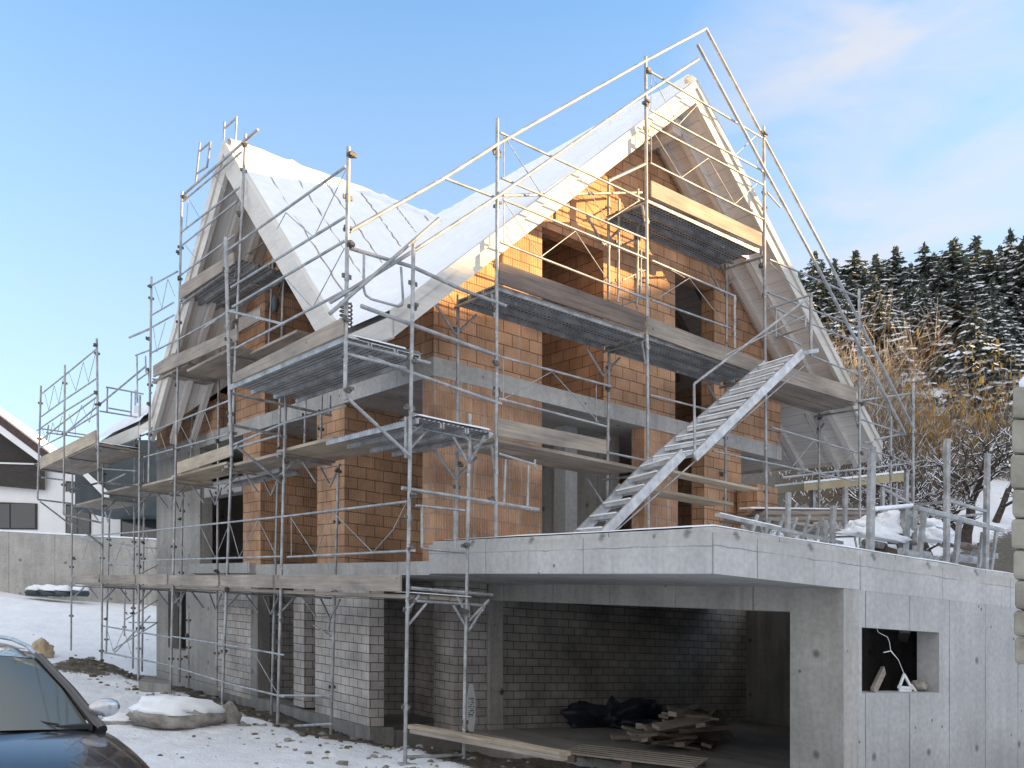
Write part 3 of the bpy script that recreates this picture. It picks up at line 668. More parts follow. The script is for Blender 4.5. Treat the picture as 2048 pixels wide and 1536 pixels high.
MB().prism([PU(268, 811, -.03), PU(277, 811, -.03), PU(277, 826, -.03), PU(268, 826, -.03)], (.006, 0, 0)).build('sign_plate', ['white'], S)
# corner: base frame and rails round the end
rail(S, G0, [[(814, 1514), (928, 1510)]], r=.022, name='base_transom')
bracket(S, [(PV(818, 1217, 0), PV(838, 1190, 0)), (PV(926, 1215, 0), PV(912, 1190, 0)), (PV(938, 1242, 0), PV(978, 1200, 0)), (PV(936, 1205, 0), PV(938, 1235, 0)), (PV(822, 1176, 0), PV(985, 1190, 0))], .022, 'console', True)
bracket(S, [(PV(826, 862, 0), PV(848, 845, 0)), (PV(937, 880, 0), PV(918, 858, 0)), (PV(945, 896, 0), PV(985, 868, 0)), (PV(826, 828, 0), PV(985, 868, 0)), (PV(812, 834, 0), PV(812, 916, 0))], .022, 'console', True)
rail(S, G0, [[(844, 1010), (844, 1095), (848, 1098), (929, 1105)], [(832, 1011), (929, 1021)], [(910, 1018), (910, 1096)]], r=.018)
rail(S, G0, [[(804, 976), (1077, 1019)]], r=.025, name='tie_tube')
rail(S, G0, [[(1011, 919), (1008, 1008)], [(1057, 932), (1055, 1020)], [(997, 907), (1072, 930)], [(1070, 919), (1069, 935)]], r=.018, name='hung_frame')
rail(S, L0, [[(660, 1392), (560, 1391)], [(662, 1448), (590, 1452)]], r=.02, name='base_transom')
rail(S, L1, [[(630, 1234), (662, 1235)], [(660, 1237), (658, 1262)], [(627, 1250), (662, 1272)]], r=.016, name='swivel_bracket')

# -- gable scaffold
S = sc_gable
post(S, G0, 992, 1083, 994.5, 238, (.1, .36, .42, .55, .8, .93), joints=4); post(S, G0, 1297, 1066, 1291, 113, (.45, .82, .9, .97), joints=4)
post(S, G0, 1533, 1066, 1527, 253, (.4, .66, .8, .84, .98), joints=4); post(S, G0, 1720, 1090, 1718, 578, (.2, .36, .55), joints=3); post(S, G0, 1826, 1112, 1827, 766, (.7,))
post(S, G1, 913, 1095, 916, 590, (.33, .86)); post(S, G1, 1213, 1060, 1219, 660, (.35, .7, .9)); post(S, G1, 1217, 600, 1217, 370, ())
post(S, ('v', .7), 1236, 605, 1238, 398, (), .02); post(S, ('v', .7), 1274, 615, 1276, 378, (), .02); post(S, ('v', .7), 1281, 592, 1282, 500, (), .014)
post(S, G1, 1450, 1060, 1452, 690, (.3, .8)); post(S, G1, 1453, 686, 1453, 520, ()); post(S, G0, 1469, 697, 1469, 590, (), .022)
post(S, G1, 1638, 1075, 1638, 810, (.9,)); post(S, G0, 1781, 1040, 1782, 833, (.6,))
deck(S, 1.42, 4.2, .03, .98, 4.24, 'wood'); MB().prism([PV(996, 872, -.03), PV(1213, 908, -.03), PV(1213, 880, -.03), PV(996, 836, -.03)], (0, .03, 0)).build('toe_board', ['wood'], S)
deck(S, 4.25, 6.3, .05, .6, 3.98, 'woodlt', 2); deck(S, 7.2, 9.9, .05, .9, 3.86, 'wood')
steel_deck(S, 1.42, 4.26, .03, .98, 6.29); steel_deck(S, 4.3, 7.12, .03, .98, 6.29); deck(S, 7.2, 9.98, .03, .98, 6.29, 'wood', 4)
MB().prism([PV(999, 566, -.03), PV(1290, 663, -.03), PV(1290, 628, -.03), PV(999, 523, -.03)], (0, .03, 0)).build('toe_board', ['wooddk'], S)
MB().prism([PV(1296, 668, -.03), PV(1524, 750, -.03), PV(1524, 722, -.03), PV(1296, 633, -.03)], (0, .03, 0)).build('toe_board', ['wood'], S)
MB().prism([PV(1531, 752, -.03), PV(1713, 806, -.03), PV(1713, 775, -.03), PV(1531, 720, -.03)], (0, .03, 0)).build('toe_board', ['wood'], S)
steel_deck(S, 4.32, 7.1, .03, .98, 8.38)
MB().prism([PV(1303, 393, -.03), PV(1524, 493, -.03), PV(1524, 466, -.03), PV(1303, 361, -.03)], (0, .03, 0)).build('toe_board', ['wood'], S)
for u, hs in ((1.39, (4.14, 6.18)), (4.24, (4.14, 6.18, 8.27)), (7.12, (3.78, 6.18, 8.27)), (10.0, (3.78, 6.18))):
    for h in hs:
        bracket(S, [((u, 0, h), (u, .97, h)), ((u, .1, h-.0), (u, .02, h-.36)), ((u, .95, h-.38), (u-.36, .95, h-.02)), ((u, .95, h-.38), (u+.36, .95, h-.02))], .02)
rail(S, G0, [[(1300, 143), (1523, 275)], [(1300, 220), (1529, 344)]], [[(1303, 148), (1357, 250), (1400, 204), (1469, 312), (1513, 270)], [(1303, 150), (1303, 222)], [(1513, 272), (1515, 336)]])
rail(S, G0, [[(1301, 251), (1526, 370)], [(1301, 326), (1528, 439)]], [[(1303, 256), (1363, 355), (1417, 316), (1470, 408), (1515, 366)], [(1303, 256), (1303, 326)]])
rail(S, G0, [[(1000, 265), (1287, 399)], [(1003, 356), (1291, 478)]], [[(1009, 272), (1083, 387), (1150, 340), (1216, 440), (1280, 400)], [(1009, 270), (1008, 358)]])
rail(S, G0, [[(1006, 399), (1292, 517)], [(1000, 484), (1298, 600)]], [[(1009, 402), (1083, 513), (1151, 462), (1217, 562)], [(1008, 400), (1008, 484)]])
rail(S, G0, [[(1304, 521), (1469, 592)], [(1302, 600), (1460, 656)]], [[(1320, 594), (1379, 556), (1455, 655)], [(1370, 555), (1322, 528)]])
rail(S, G0, [[(1006, 391, G0), (1283, 385, G1)], [(1217, 362, G0), (1290, 328, G0)]], r=.022, name='tie_tube')
rail(S, G1, [[(1245, 490), (1290, 470)], [(1245, 560), (1290, 540)], [(1245, 610), (1300, 590)], [(1240, 430), (1290, 400)]], r=.014)
rail(S, G0, [[(1539, 519), (1716, 594)], [(1536, 585), (1716, 655)]]); rail(S, G0, [[(1538, 612), (1716, 686)], [(1540, 660), (1602, 690)], [(1626, 713), (1716, 749)]], [[(1540, 525), (1620, 605)]])
rail(S, G0, [[(1300, 790), (1418, 820)], [(1297, 922), (1216, 905)]]); rail(S, G0, [[(1541, 854), (1714, 905)], [(1425, 902), (1712, 963)]], [[(1544, 858), (1584, 935), (1628, 881), (1662, 952), (1709, 905)], [(1706, 903), (1706, 960)]])
rail(S, G0, [[(1720, 801), (1821, 787)], [(1733, 804), (1788, 820)], [(1720, 838), (1811, 869)], [(1720, 894), (1828, 928)], [(1720, 958), (1808, 983)]]); rail(S, G0, [[(1750, 879), (1806, 868)], [(1564, 955), (1810, 928)], [(1728, 885), (1745, 884)]], r=.02, name='tie_tube')
rail(S, G0, [[(699, 496), (826, 534), (926, 580), (1012, 612)]], r=.026, name='tie_tube'); rail(S, G0, [[(722, 612), (998, 713)]], r=.028, name='tie_tube'); rail(S, G0, [[(737, 713), (819, 744), (1002, 808)]], r=.024, name='tie_tube')
rail(S, G0, [[(1000, 713), (1222, 773)], [(997, 797), (1213, 853)]], [[(1007, 716), (1007, 800)], [(997, 804), (1104, 743), (1198, 845)], [(1193, 770), (1193, 845)]])
rail(S, G0, [[(728, 507), (727, 575), (731, 590), (742, 598), (796, 613), (804, 610), (806, 598), (802, 534)]], r=.016, name='rail_loop')
rail(S, G0, [[(700, 462), (880, 361), (997, 287), (1290, 122), (1412, 57)]], r=.023, name='verge_tube'); rail(S, ('v', -.05), [[(660, 605), (825, 503), (990, 396), (1286, 190), (1397, 118)]], r=.023, name='verge_tube')
rail(S, ('v', -.1), [[(659, 628), (778, 524), (878, 437)]], r=.022, name='verge_tube'); rail(S, G0, [[(890, 357), (988, 394)]], r=.019, name='tie_tube')
rail(S, G0, [[(1411, 56), (1522, 266), (1640, 487), (1830, 863)]], r=.027, name='verge_tube'); rail(S, ('v', -.06), [[(1395, 89), (1525, 331), (1619, 503), (1810, 867)]], r=.027, name='verge_tube')
rail(S, ('v', -.05), [[(1534, 385), (1561, 415)]], r=.016, name='tie_tube')

# aluminium stair flights up to the gable platform
stair = thing('stair_flight', PV(1205, 1072, -.85), 'long grey aluminium scaffold stair climbing to the right across the gable', 'stairs')
def sline(px, py, v): return Vector(PV(px, py, v))
for (ra, rb), (la, lb), nt in ((((1203, 1072), (1366, 906)), ((1150, 1075), (1300, 925)), 6), (((1389, 914), (1605, 705)), ((1300, 928), (1531, 728)), 11)):
    a, b, c, d = sline(*ra, -.85), sline(*rb, -.85), sline(*la, -.25), sline(*lb, -.25)
    MB().bar(a, b, .035, .14).build('stringer', ['alu'], stair); MB().bar(c, d, .035, .14).build('stringer', ['alu'], stair)
    for k in range(nt):
        t = (k + .45)/nt; p, q = a.lerp(b, t), c.lerp(d, t)
        mb = MB(); mb.bar(p + Vector((0, .02, 0)), q - Vector((0, .02, 0)), .15, .026)
        for e in (-.07, .07): mb.bar(p + Vector((e, .02, -.015)), q + Vector((e, -.02, -.015)), .012, .045)
        o = mb.build('tread', ['alu'], stair)
        sx = MB(); sx.bar(p + Vector((-.07, .03, .022)), q + Vector((-.07, -.03, .022)), .07, .018); sx.build('snow_patch', ['snow'], o)
hr = MB(); hr.path([sline(1390, 915, -.85), sline(1388, 768, -.85), sline(1615, 597, -.85)], .02); hr.path([sline(1622, 712, -.85), sline(1622, 588, -.85)], .027); hr.path([sline(1440, 716, -.25), sline(1612, 630, -.85)], .014); hr.path([sline(1536, 618, -.2), sline(1620, 590, -.85)], .018); hr.path([sline(1552, 675, -.2), sline(1610, 655, -.85), sline(1612, 630, -.85)], .016); hr.path([sline(1552, 675, -.2), sline(1552, 617, -.2)], .016)
hr.build('handrail', ['steel'], stair)
MB().bar(sline(1605, 705, -.85), sline(1626, 702, -.7), .2, .06).build('hook_plate', ['alu'], stair)
MB().path([sline(1208, 1082, -.8), sline(1395, 918, -.8)], .012).path([sline(1395, 918, -.78), sline(1612, 728, -.78)], .012).build('diagonal_brace', ['steel'], stair)
pk = MB(); pk.prism([PV(1347, 945, -.35), PV(1517, 981, -.35), PV(1517, 976, -.35), PV(1347, 940, -.35)], (0, .3, 0))
tag(pk.build('plank', ['woodlt']), 'single pale plank beside the stair flight, sloping down to the right', 'plank')
# ------------------------------------------------------------------ ground, hill
def ss(a, b, x):
    t = min(1, max(0, (x - a)/(b - a))); return t*t*(3 - 2*t)
def lerp_table(t, x):
    if x <= t[0][0]: return t[0][1]
    for (a, p), (b, q) in zip(t, t[1:]):
        if x <= b: return p + (q - p)*(x - a)/(b - a)
    return t[-1][1]
HILL = [(15, 0), (18, 1.2), (22, 2.4), (30, 5.2), (45, 11.5), (70, 21), (100, 32), (150, 42), (300, 50), (700, 60)]
mound = PH(165, 1350, -.1); MX, MY = plan(mound[0], mound[1])
def ground_h(x, y):
    u, v, _ = site(x, y)
    h = -.02 - .2*ss(-.2, 1.0, u)*ss(.5, 3, v)
    h += 1.75*ss(23.2, 33, y)*ss(2, -6, x) + .9*ss(34, 60, y)*ss(2, -6, x)
    w = ss(0, .3, x/max(y, 1))*ss(5, 11, x)
    h += lerp_table(HILL, y)*w
    h += SHADE_RIDGE*ss(26, 46, x)*ss(.85, 1.35, x/max(y, 8))*(1 - .22*ss(26, 37, y)) * (1 + .12*noise.noise(Vector((x*.05, y*.05, 3))))  # unseen ridge off to the right, added to shade yard and lower walls
    h += 20*ss(85, 150, x)*ss(38, 62, y)  # unseen rise farther right, added to shade the lower forest
    d = math.hypot(x, y)
    h += .05*noise.fractal(Vector((x*.5, y*.5, 1)), 1, 2, 3)*min(1, d/8)
    if d < 45: h += .045*noise.fractal(Vector((x*1.9, y*1.9, 5)), 1, 2, 3)
    if d < 30:
        q = noise.voronoi(Vector((x*1.7, y*1.7, 2)))[0][0]; h -= .055*max(0, 1 - q/.3)*ss(.1, .5, noise.noise(Vector((x*.35, y*.35, 6))) + .3)
    if d < 30: h += .02*noise.fractal(Vector((x*9, y*9, 8)), 1, 2, 2)
    m = math.hypot(x-MX, (y-MY)*.8); h += .33*max(0, 1 - m/1.15)*(1 + .5*noise.noise(Vector((x*4, y*4, 2))))
    if y < 6 and x < 3: h -= .12*ss(6, 3, y)
    if UW < u < 11.5 and VC < v < VB: h -= .25      # dug out under the floors
    return h
SHADE_RIDGE = 17.5
def bank_start(x, y): return 31 + 8*ss(1870, 1970, CX + F*x/y)
def dirt_at(x, y):
    u, v, _ = site(x, y); n = noise.fractal(Vector((x*.9, y*.9, 4)), 1, 2, 4)
    d = .22 + .1*n
    d = max(d, .95*ss(-.35 + .35*n, .35, u)*ss(1.75, 1.2, u)*ss(2.2, 3.0, v)*ss(15.4 + n, 14.4, v))
    d = max(d, .95*ss(.35 + .5*n, .9, u)*ss(5.5, 4, v)*ss(-6, -4, v))
    d = max(d, .85*ss(1.6, .8, math.hypot(x-MX, y-MY) + .5*n))
    d = max(d, .5*ss(.5, .1, abs(v - 2.4 + n))*ss(1.5, .0, abs(u)))
    if x > 4: d = max(d, .72*ss(0, 3, y + 2*n - bank_start(x, y))*ss(64, 56, y))
    return d
def axis(lo, hi, step, far_lo, far_hi, g=1.16):
    xs = [lo + step*i for i in range(int((hi-lo)/step)+1)]; s = step; x = lo; left = []
    while x > far_lo: s *= g; x -= s; left.append(x)
    s = step; x = xs[-1]; rt = []
    while x < far_hi: s *= g; x += s; rt.append(x)
    return left[::-1] + xs + rt
gx, gy = axis(-8.5, 3.5, .1, -500, 900), axis(5.0, 20., .11, -120, 900)
g = MB(); pts = []; dirt = []
for y in gy:
    for x in gx: pts.append(site(x, y, ground_h(x, y))); dirt.append(dirt_at(x, y))
nx = len(gx)
g.add(pts, [(j*nx+i, j*nx+i+1, (j+1)*nx+i+1, (j+1)*nx+i) for j in range(len(gy)-1) for i in range(nx-1)], 0, True)
go = g.build('ground', ['ground'], base=(0, 0, 0)); at = go.data.attributes.new('dirt', 'FLOAT', 'POINT'); at.data.foreach_set('value', dirt)
tag(go, kind='structure')
def on_ground(x, y, dz=0): return site(x, y, ground_h(x, y) + dz)

# rubble strewn in the snow
mb = MB()
rnd = random.Random(11)
for k in range(620):
    z = rnd.random()
    if z < .4: v = rnd.uniform(-.5, 14.8); u = rnd.uniform(-.9, 1.1); x, y = plan(u, v)
    elif z < .55: x, y = MX + rnd.gauss(0, .6), MY + rnd.gauss(0, .5)
    elif z < .7: x, y = rnd.uniform(-14, -5), rnd.uniform(16, 31)
    elif z < .85: x, y = rnd.uniform(-4.5, 1.), rnd.uniform(8.6, 13)
    else: u, v = rnd.uniform(-.3, 3.2), rnd.uniform(-3.5, 2.8); x, y = plan(u, v)
    p = on_ground(x, y); s_ = rnd.choice((.016, .02, .026, .036, .055)) * (1 if z < .7 else .55)
    mb.lump((p[0], p[1], p[2] + s_*.15), s_*rnd.uniform(.8, 1.9), s_*rnd.uniform(.7, 1.4), s_*.7, k, .5, rnd.choice((0, 0, 1)), 7, 4, -.6)
tag(mb.build('rubble', ['stone', 'clay'], base=(0, 0, 0)), kind='stuff', label='stones and mortar crumbs strewn in the snow around the house', cat='rubble')
def rock(name, px, py, h, rx, ry, rz, seed, mat, label, snowcap=False, cat='rock', rough=.3):
    p = PH(px, py, h); x, y = plan(p[0], p[1]); q = on_ground(x, y)
    o = MB().lump((q[0], q[1], q[2] + rz*.25), rx, ry, rz, seed, rough, 0, 30, 18).build(name, [mat]); tag(o, label, cat)
    if snowcap: MB().lump((q[0], q[1], q[2] + rz*.62), rx*.97, ry*.95, rz*.8, seed, rough, 0, 30, 18, -.02).build('snow_cap', ['snow'], o)
    return o
rock('boulder', 350, 1452, -.02, .62, .5, .27, 3, 'stone', 'broad flat boulder under a thick cap of snow near the parked car', True)
rock('boulder', 235, 1447, -.02, .38, .2, .12, 9, 'stone', 'low brown stone half buried in snow between car and snow-capped boulder', True)
rock('boulder', 458, 1452, -.05, .17, .15, .23, 5, 'stone', 'round bare grey-brown stone at the foot of a scaffold post', False)
rock('boulder', 82, 1326, -.1, .30, .26, .36, 14, 'tan', 'tan sandstone boulder behind the parked car', False, rough=.4)
o = MB().prism([on_ground(*plan(*PH(px, py, -.1)[:2]), -.2) for px, py in ((277, 1392), (342, 1400), (342, 1372), (290, 1366))], (0, 0, .38)).build('concrete_block', ['concdk']); tag(o, 'squared grey concrete block lying under the left scaffold posts', 'block')

# ------------------------------------------------------------------ left background: retaining wall and neighbour
wy = 32.5
rw = MB(); a, b = PY(-260, 1048, wy), PY(420, 1086, wy)
rw.hexa([PY(-260, 1230, wy), PY(420, 1230, wy), PY(420, 1228, wy+.3), PY(-260, 1228, wy+.3), a, b, PY(420, 1086, wy+.3), PY(-260, 1048, wy+.3)])
tag(rw.build('retaining_wall', ['conc']), 'long grey concrete retaining wall with snow along its top', 'wall')
ro = bpy.data.objects['retaining_wall']
cap = MB(); n_ = 40
cap.add([PY(-260 + 680*i/n_, 1048 + 38*i/n_ - (3.2 + 1.2*noise.noise(Vector((i*.9, 1, 2)))) * (1 if j == 1 else .2), wy - .02 + .16*j) for i in range(n_+1) for j in range(3)], [(i*3+j, i*3+j+1, i*3+j+4, i*3+j+3) for i in range(n_) for j in range(2)], 0, True)
cap.build('snow_cap', ['snow'], ro)
tp = MB()
for k, (px, w) in enumerate(((75, .35), (100, .4), (125, .3), (160, .25))):
    p = PY(px, 1188, 31.6); tp.lump((p[0], p[1], p[2]), w, .3, .22, k, .3)
o = tp.build('tarpaulin', ['teal']); tag(o, 'snow-dusted dark tarpaulin bundles at the foot of the retaining wall', 'tarpaulin')
sc = MB()
for k, (px, w) in enumerate(((75, .35), (100, .4), (125, .3), (160, .25))):
    p = PY(px, 1185, 31.6); sc.lump((p[0], p[1], p[2] + .06), w*.95, .28, .2, k, .3, 0, 18, 11, 0)
sc.build('snow_cap', ['snow'], o)

ny = 40.
nb = thing('neighbour_house', PY(60, 1080, ny), 'white rendered neighbour house with dark windows beyond the retaining wall', 'house')
def npoly(name, pix, y0, d, mat, parent=nb):
    mb = MB(); mb.prism([PY(px, py, y0) for px, py in pix], tuple(q - w for q, w in zip(site(0, d), site(0, 0)))); return mb.build(name, [mat], parent)
npoly('wall', [(-330, 1110), (345, 1110), (345, 1010), (200, 985), (140, 925), (92, 918), (0, 845), (-130, 760), (-330, 900)], ny, 3, 'plaster')
npoly('recess_shade_panel', [(-120, 960), (88, 978), (88, 922), (0, 856), (-60, 815), (-120, 850)], ny-.03, .03, 'darkwood')  # flat dark panel, the recess shade is put into its colour
npoly('balcony_railing', [(-120, 962), (90, 980), (90, 928), (-120, 924)], ny-.25, .06, 'darkwood')
npoly('handrail', [(-120, 924), (92, 930), (92, 927), (-120, 921)], ny-.3, .1, 'plaster')
npoly('roof', [(-140, 740), (0, 832), (100, 908), (100, 922), (94, 920), (0, 850), (-140, 757)], ny-.9, 2.2, 'tile')
npoly('barge_board', [(-140, 757), (0, 850), (82, 912), (82, 926), (0, 866), (-140, 775)], ny-.88, .1, 'plaster')
npoly('roof_snow', [(-140, 735), (0, 827), (100, 903), (100, 908), (0, 832), (-140, 740)], ny-.8, 1.8, 'snow')
for k, (x0, x1, y0, y1) in enumerate(((-30, 74, 1003, 1058), (131, 181, 1008, 1072), (241, 318, 1022, 1082), (131, 190, 962, 982))):
    w = npoly('window', [(x0, y1), (x1, y1+1), (x1, y0+4), (x0, y0)], ny-.05, .05, 'darkwood')
    for a_, b_ in ((0.04, .47), (.5, .96)):
        xa, xb = x0 + (x1-x0)*a_, x0 + (x1-x0)*b_
        npoly('pane', [(xa, y1-2), (xb, y1-2), (xb, y0+5), (xa, y0+4)], ny-.065, .012, 'winglass', w)
wing = thing('neighbour_house', PY(250, 1010, 36.), 'dark glazed neighbour wing with a snowy verge seen through the far scaffold bay', 'house')
npoly('wall', [(150, 1020), (330, 1020), (330, 880), (215, 880), (165, 925), (150, 935)], 36., 3.5, 'teal', wing)
npoly('barge_board', [(143, 928), (152, 926), (218, 985), (216, 1002)], 35.9, .12, 'plaster', wing)
npoly('glazing_bar', [(203, 1020), (207, 1020), (207, 900), (203, 900)], 35.95, .06, 'darkwood', wing)

# ------------------------------------------------------------------ parked car (only its front corner shows)
CD = (.7, -.714); CN = (.714, .7); CO = (-2.98, 6.6)
cx0, cy0 = CO[0] - .7*CN[0], CO[1] - .7*CN[1]
def cl(X, Y, h): return site(cx0 + X*CD[0] + Y*CN[0], cy0 + X*CD[1] + Y*CN[1], h - .07)
car = thing('parked_car', cl(-1, 0, 0), 'dark metallic parked car showing its windscreen, bonnet and one silver mirror', 'car')
st = [  # X, half width, sill h, shoulder h, edge inset, centre h
 (-3.35, .62, .35, .80, .16, .86), (-3.2, .78, .28, .95, .12, .98), (-2.6, .86, .26, .98, .1, .99), (-1.6, .88, .26, .98, .1, .99), (-.6, .885, .26, .97, .12, .99), (-.05, .885, .26, .955, .14, 1.0), (.12, .885, .26, .94, .15, .995), (.45, .88, .26, .885, .15, .95), (.8, .865, .26, .80, .16, .875), (1.05, .82, .27, .69, .2, .77), (1.22, .72, .28, .55, .22, .63), (1.3, .6, .3, .42, .2, .5)]
mb = MB(); ring = []
for X, w, hs, sh, ins, hc in st:
    prof = [(w*.9, .2), (w, hs+.05), (w*1.01, (hs+sh)/2), (w*.985, sh-.09), (w-ins*.35, sh-.02), (w-ins, sh+.012), (w*.55, hc-.012), (0, hc)]
    ring.append([cl(X, y, h) for y, h in prof] + [cl(X, -y, h) for y, h in prof[-2::-1]])
npf = len(ring[0]); mb.add([p for r in ring for p in r], [(i*npf+k, i*npf+k+1, (i+1)*npf+k+1, (i+1)*npf+k) for i in range(len(ring)-1) for k in range(npf-1)], 0, True)
for r in (ring[0], ring[-1]): mb.add(r, [tuple(range(npf))], 0, True)
body = mb.build('body', ['paint'], car); sub = body.modifiers.new('smooth', 'SUBSURF'); sub.levels = sub.render_levels = 2
gh = [(.0, .72, .97), (-.78, .565, 1.42), (-1.1, .585, 1.47), (-1.9, .59, 1.48), (-2.7, .56, 1.43), (-3.15, .68, .98)]
def arc(X, w, h, bow, n=8): return [cl(X + bow*math.cos(math.pi*(k/n-.5))*1.0, w*(2*k/n - 1), h + .035*math.cos(math.pi*(k/n-.5))) for k in range(n+1)]
r0, r1 = arc(gh[0][0]-.03, gh[0][1]-.03, gh[0][2], .13), arc(gh[1][0]-.0, gh[1][1]-.03, gh[1][2], .1)
rm = [tuple((p+q)/2 + (.03 if i == 2 else 0) for i, (p, q) in enumerate(zip(a, b))) for a, b in zip(r0, r1)]
MB().add(r0 + rm + r1, [(i*9+k, i*9+k+1, (i+1)*9+k+1, (i+1)*9+k) for i in range(2) for k in range(8)], 0, True).build('windscreen', ['carglass'], car)
rr = [arc(X, w, h, .1 if i == 0 else .0) for i, (X, w, h) in enumerate(gh[1:5])]
MB().add([p for r in rr for p in r], [(i*9+k, (i+1)*9+k, (i+1)*9+k+1, i*9+k+1) for i in range(3) for k in range(8)], 0, True).build('roof', ['paint'], car)
MB().add(rr[3] + arc(gh[5][0], gh[5][1], gh[5][2], -.05), [(k, k+1, 9+k+1, 9+k) for k in range(8)], 0, True).build('rear_window', ['carglass'], car)
for s_ in (1, -1):
    g_ = [cl(X, s_*w*1.005, h) for X, w, h in gh[1:5]]; lowr = [cl(X, s_*.78, .97) for X in (-.12, -1.0, -1.9, -2.9)]
    MB().add(g_ + lowr, [(0, 1, 5, 4), (1, 2, 6, 5), (2, 3, 7, 6)], 0).build('side_window', ['carglass'], car)
    pil = MB(); a_, b_, c_ = cl(.02, s_*.74, .965), cl(-.4, s_*.665, 1.215), cl(-.8, s_*.575, 1.43)
    pil.tube(a_, b_, .045, 8, .04).tube(b_, c_, .04, 8, .035); pil.build('windscreen_pillar', ['paint'], car)
    rl = MB(); rl.path([cl(-.82, s_*.56, 1.45), cl(-1.0, s_*.56, 1.5), cl(-1.4, s_*.565, 1.53), cl(-2.2, s_*.565, 1.53), cl(-2.6, s_*.55, 1.47)], .017, 8); rl.build('roof_rail', ['alu'], car)
    mr = MB(); mr.hexa([cl(-.1 + a_, s_*(.80 + b_), 1.11 + c_) for c_, k_ in ((-.08, .85), (.085, 1.)) for a_, b_ in ((-.06, -.14), (.05, -.12), (.05, .14*k_), (-.06, .165*k_))]); mo = mr.build('wing_mirror', ['silver'], car); sm_ = mo.modifiers.new('s', 'SUBSURF'); sm_.levels = sm_.render_levels = 3; mo.data.polygons.foreach_set('use_smooth', [True]*6)
    MB().tube(cl(-.12, s_*.68, .985), cl(-.11, s_*.78, 1.06), .035, 8).build('mirror_arm', ['silver'], car)
    wp = MB()
    for X in (.62, -2.1):
        wm = MB(); wm.tube(cl(X, s_*.68, .31), cl(X, s_*.87, .31), .31, 24); wo = wm.build('wheel', ['rubber'], car); MB().tube(cl(X, s_*.86, .31), cl(X, s_*.885, .31), .2, 20).build('rim', ['alu'], wo)
    MB().lump(cl(1.1, s_*.62, .6), .13, .16, .07, 4, .05, 0, 16, 10, -2).build('headlight', ['white'], car)
MB().bar(cl(-.02, -.68, .995), cl(-.02, .68, .995), .07, .03).build('scuttle', ['rubber'], car)
for ya, yb in ((.45, .1), (-.05, -.5)): MB().tube(cl(.03, ya, 1.02), cl(-.12, yb, 1.075), .008, 6).build('wiper', ['rubber'], car)
mb = MB().tube(cl(-.5, .1, 1.26), cl(-.5, -.1, 1.26), .03, 8); mb.build('inside_mirror', ['rubber'], car)

# ------------------------------------------------------------------ right edge: corbelled stack of old concrete blocks
bw = thing('block_stack', site(3.4, 5.05, .0), 'rough weathered stack of mossy concrete blocks at the edge of the photo', 'block wall')
edges = [(770, 835, 2025), (836, 905, 2023), (906, 975, 2020), (976, 1034, 2024), (1035, 1097, 2022), (1098, 1158, 2026), (1159, 1218, 2029), (1219, 1272, 2027), (1273, 1328, 2029)]
yb = 5.0
for k, (t, b, px) in enumerate(edges):
    mb = MB(); x0 = (px - CX)/F*yb; h1 = EYE + (hz(px) - t - 1)*yb/F; h0 = EYE + (hz(px) - b)*yb/F
    nu_ = 5; g0 = []
    x1 = x0 + 1.2
    for (xx, yy) in ((x0, yb), (x1, yb-.1), (x1, yb+.62), (x0*1.13+.04, yb+.6)):
        for hh in (h0, h1): g0.append(site(xx, yy, hh - (.0 if xx == x0 or k else 0)))
    o8 = [g0[i] for i in (0, 2, 4, 6, 1, 3, 5, 7)]; mb.hexa(o8)
    bo = mb.build('block', ['oldblock'], bw); bv = bo.modifiers.new('b', 'BEVEL'); bv.width = .022; bv.segments = 2
h_low = EYE + (hz(2029) - 1329)*yb/F; n_ = 9
for k in range(n_):
    mb = MB(); a_ = -.35 + (h_low + .35)*k/n_; b_ = -.35 + (h_low + .35)*(k+1)/n_ - .004; xo = 2.83 + .02*(k % 2)
    mb.hexa([site(x, y, h) for h in (a_, b_) for x, y in ((xo, yb+.03), (4.0, yb-.06), (4.0, yb+.6), (xo*1.13+.05, yb+.6))]); bo = mb.build('block', ['oldblock'], bw); bv = bo.modifiers.new('b', 'BEVEL'); bv.width = .02; bv.segments = 2
e0 = edges[0]; x0 = (2025 - CX)/F*yb; h1 = EYE + (hz(2025) - 770)*yb/F
MB().lump(site(x0+.6, yb+.25, h1), .62, .34, .12, 4, .2, 0, 24, 12, 0).build('snow_cap', ['snow'], bw)
# ------------------------------------------------------------------ on the garage roof: stillages, tubes, panels
def stil(label, members, snow=(), nm='stillage', mats='steel', cat='rack'):
    base = members[0][0]
    o = thing(nm, (base[0], base[1], CT + .05), label, cat)
    for a, b, w, n_ in members:
        mb = MB(); mb.bar(a, b, w, w*.8, (0, 0, 1) if abs(a[2]-b[2]) < abs(a[0]-b[0]) + abs(a[1]-b[1]) else (.2, 1, 0)); mb.build(n_, [mats], o)
    for a, b, r in snow:
        mb = MB(); a_, b_ = Vector(a), Vector(b); c_ = (a_+b_)/2; d_ = b_ - a_
        if r < .05: mb.tube(a_, b_, r, 8)
        else: mb.lump(tuple(c_), abs(d_.x)/2 + r, abs(d_.y)/2 + r*1.3, r*1.25, r*50, .55, 0, 26, 16, -.25)
        mb.build('snow', ['snow'], o)
    return o
Q = lambda x, y, v: PV(x, y, v)
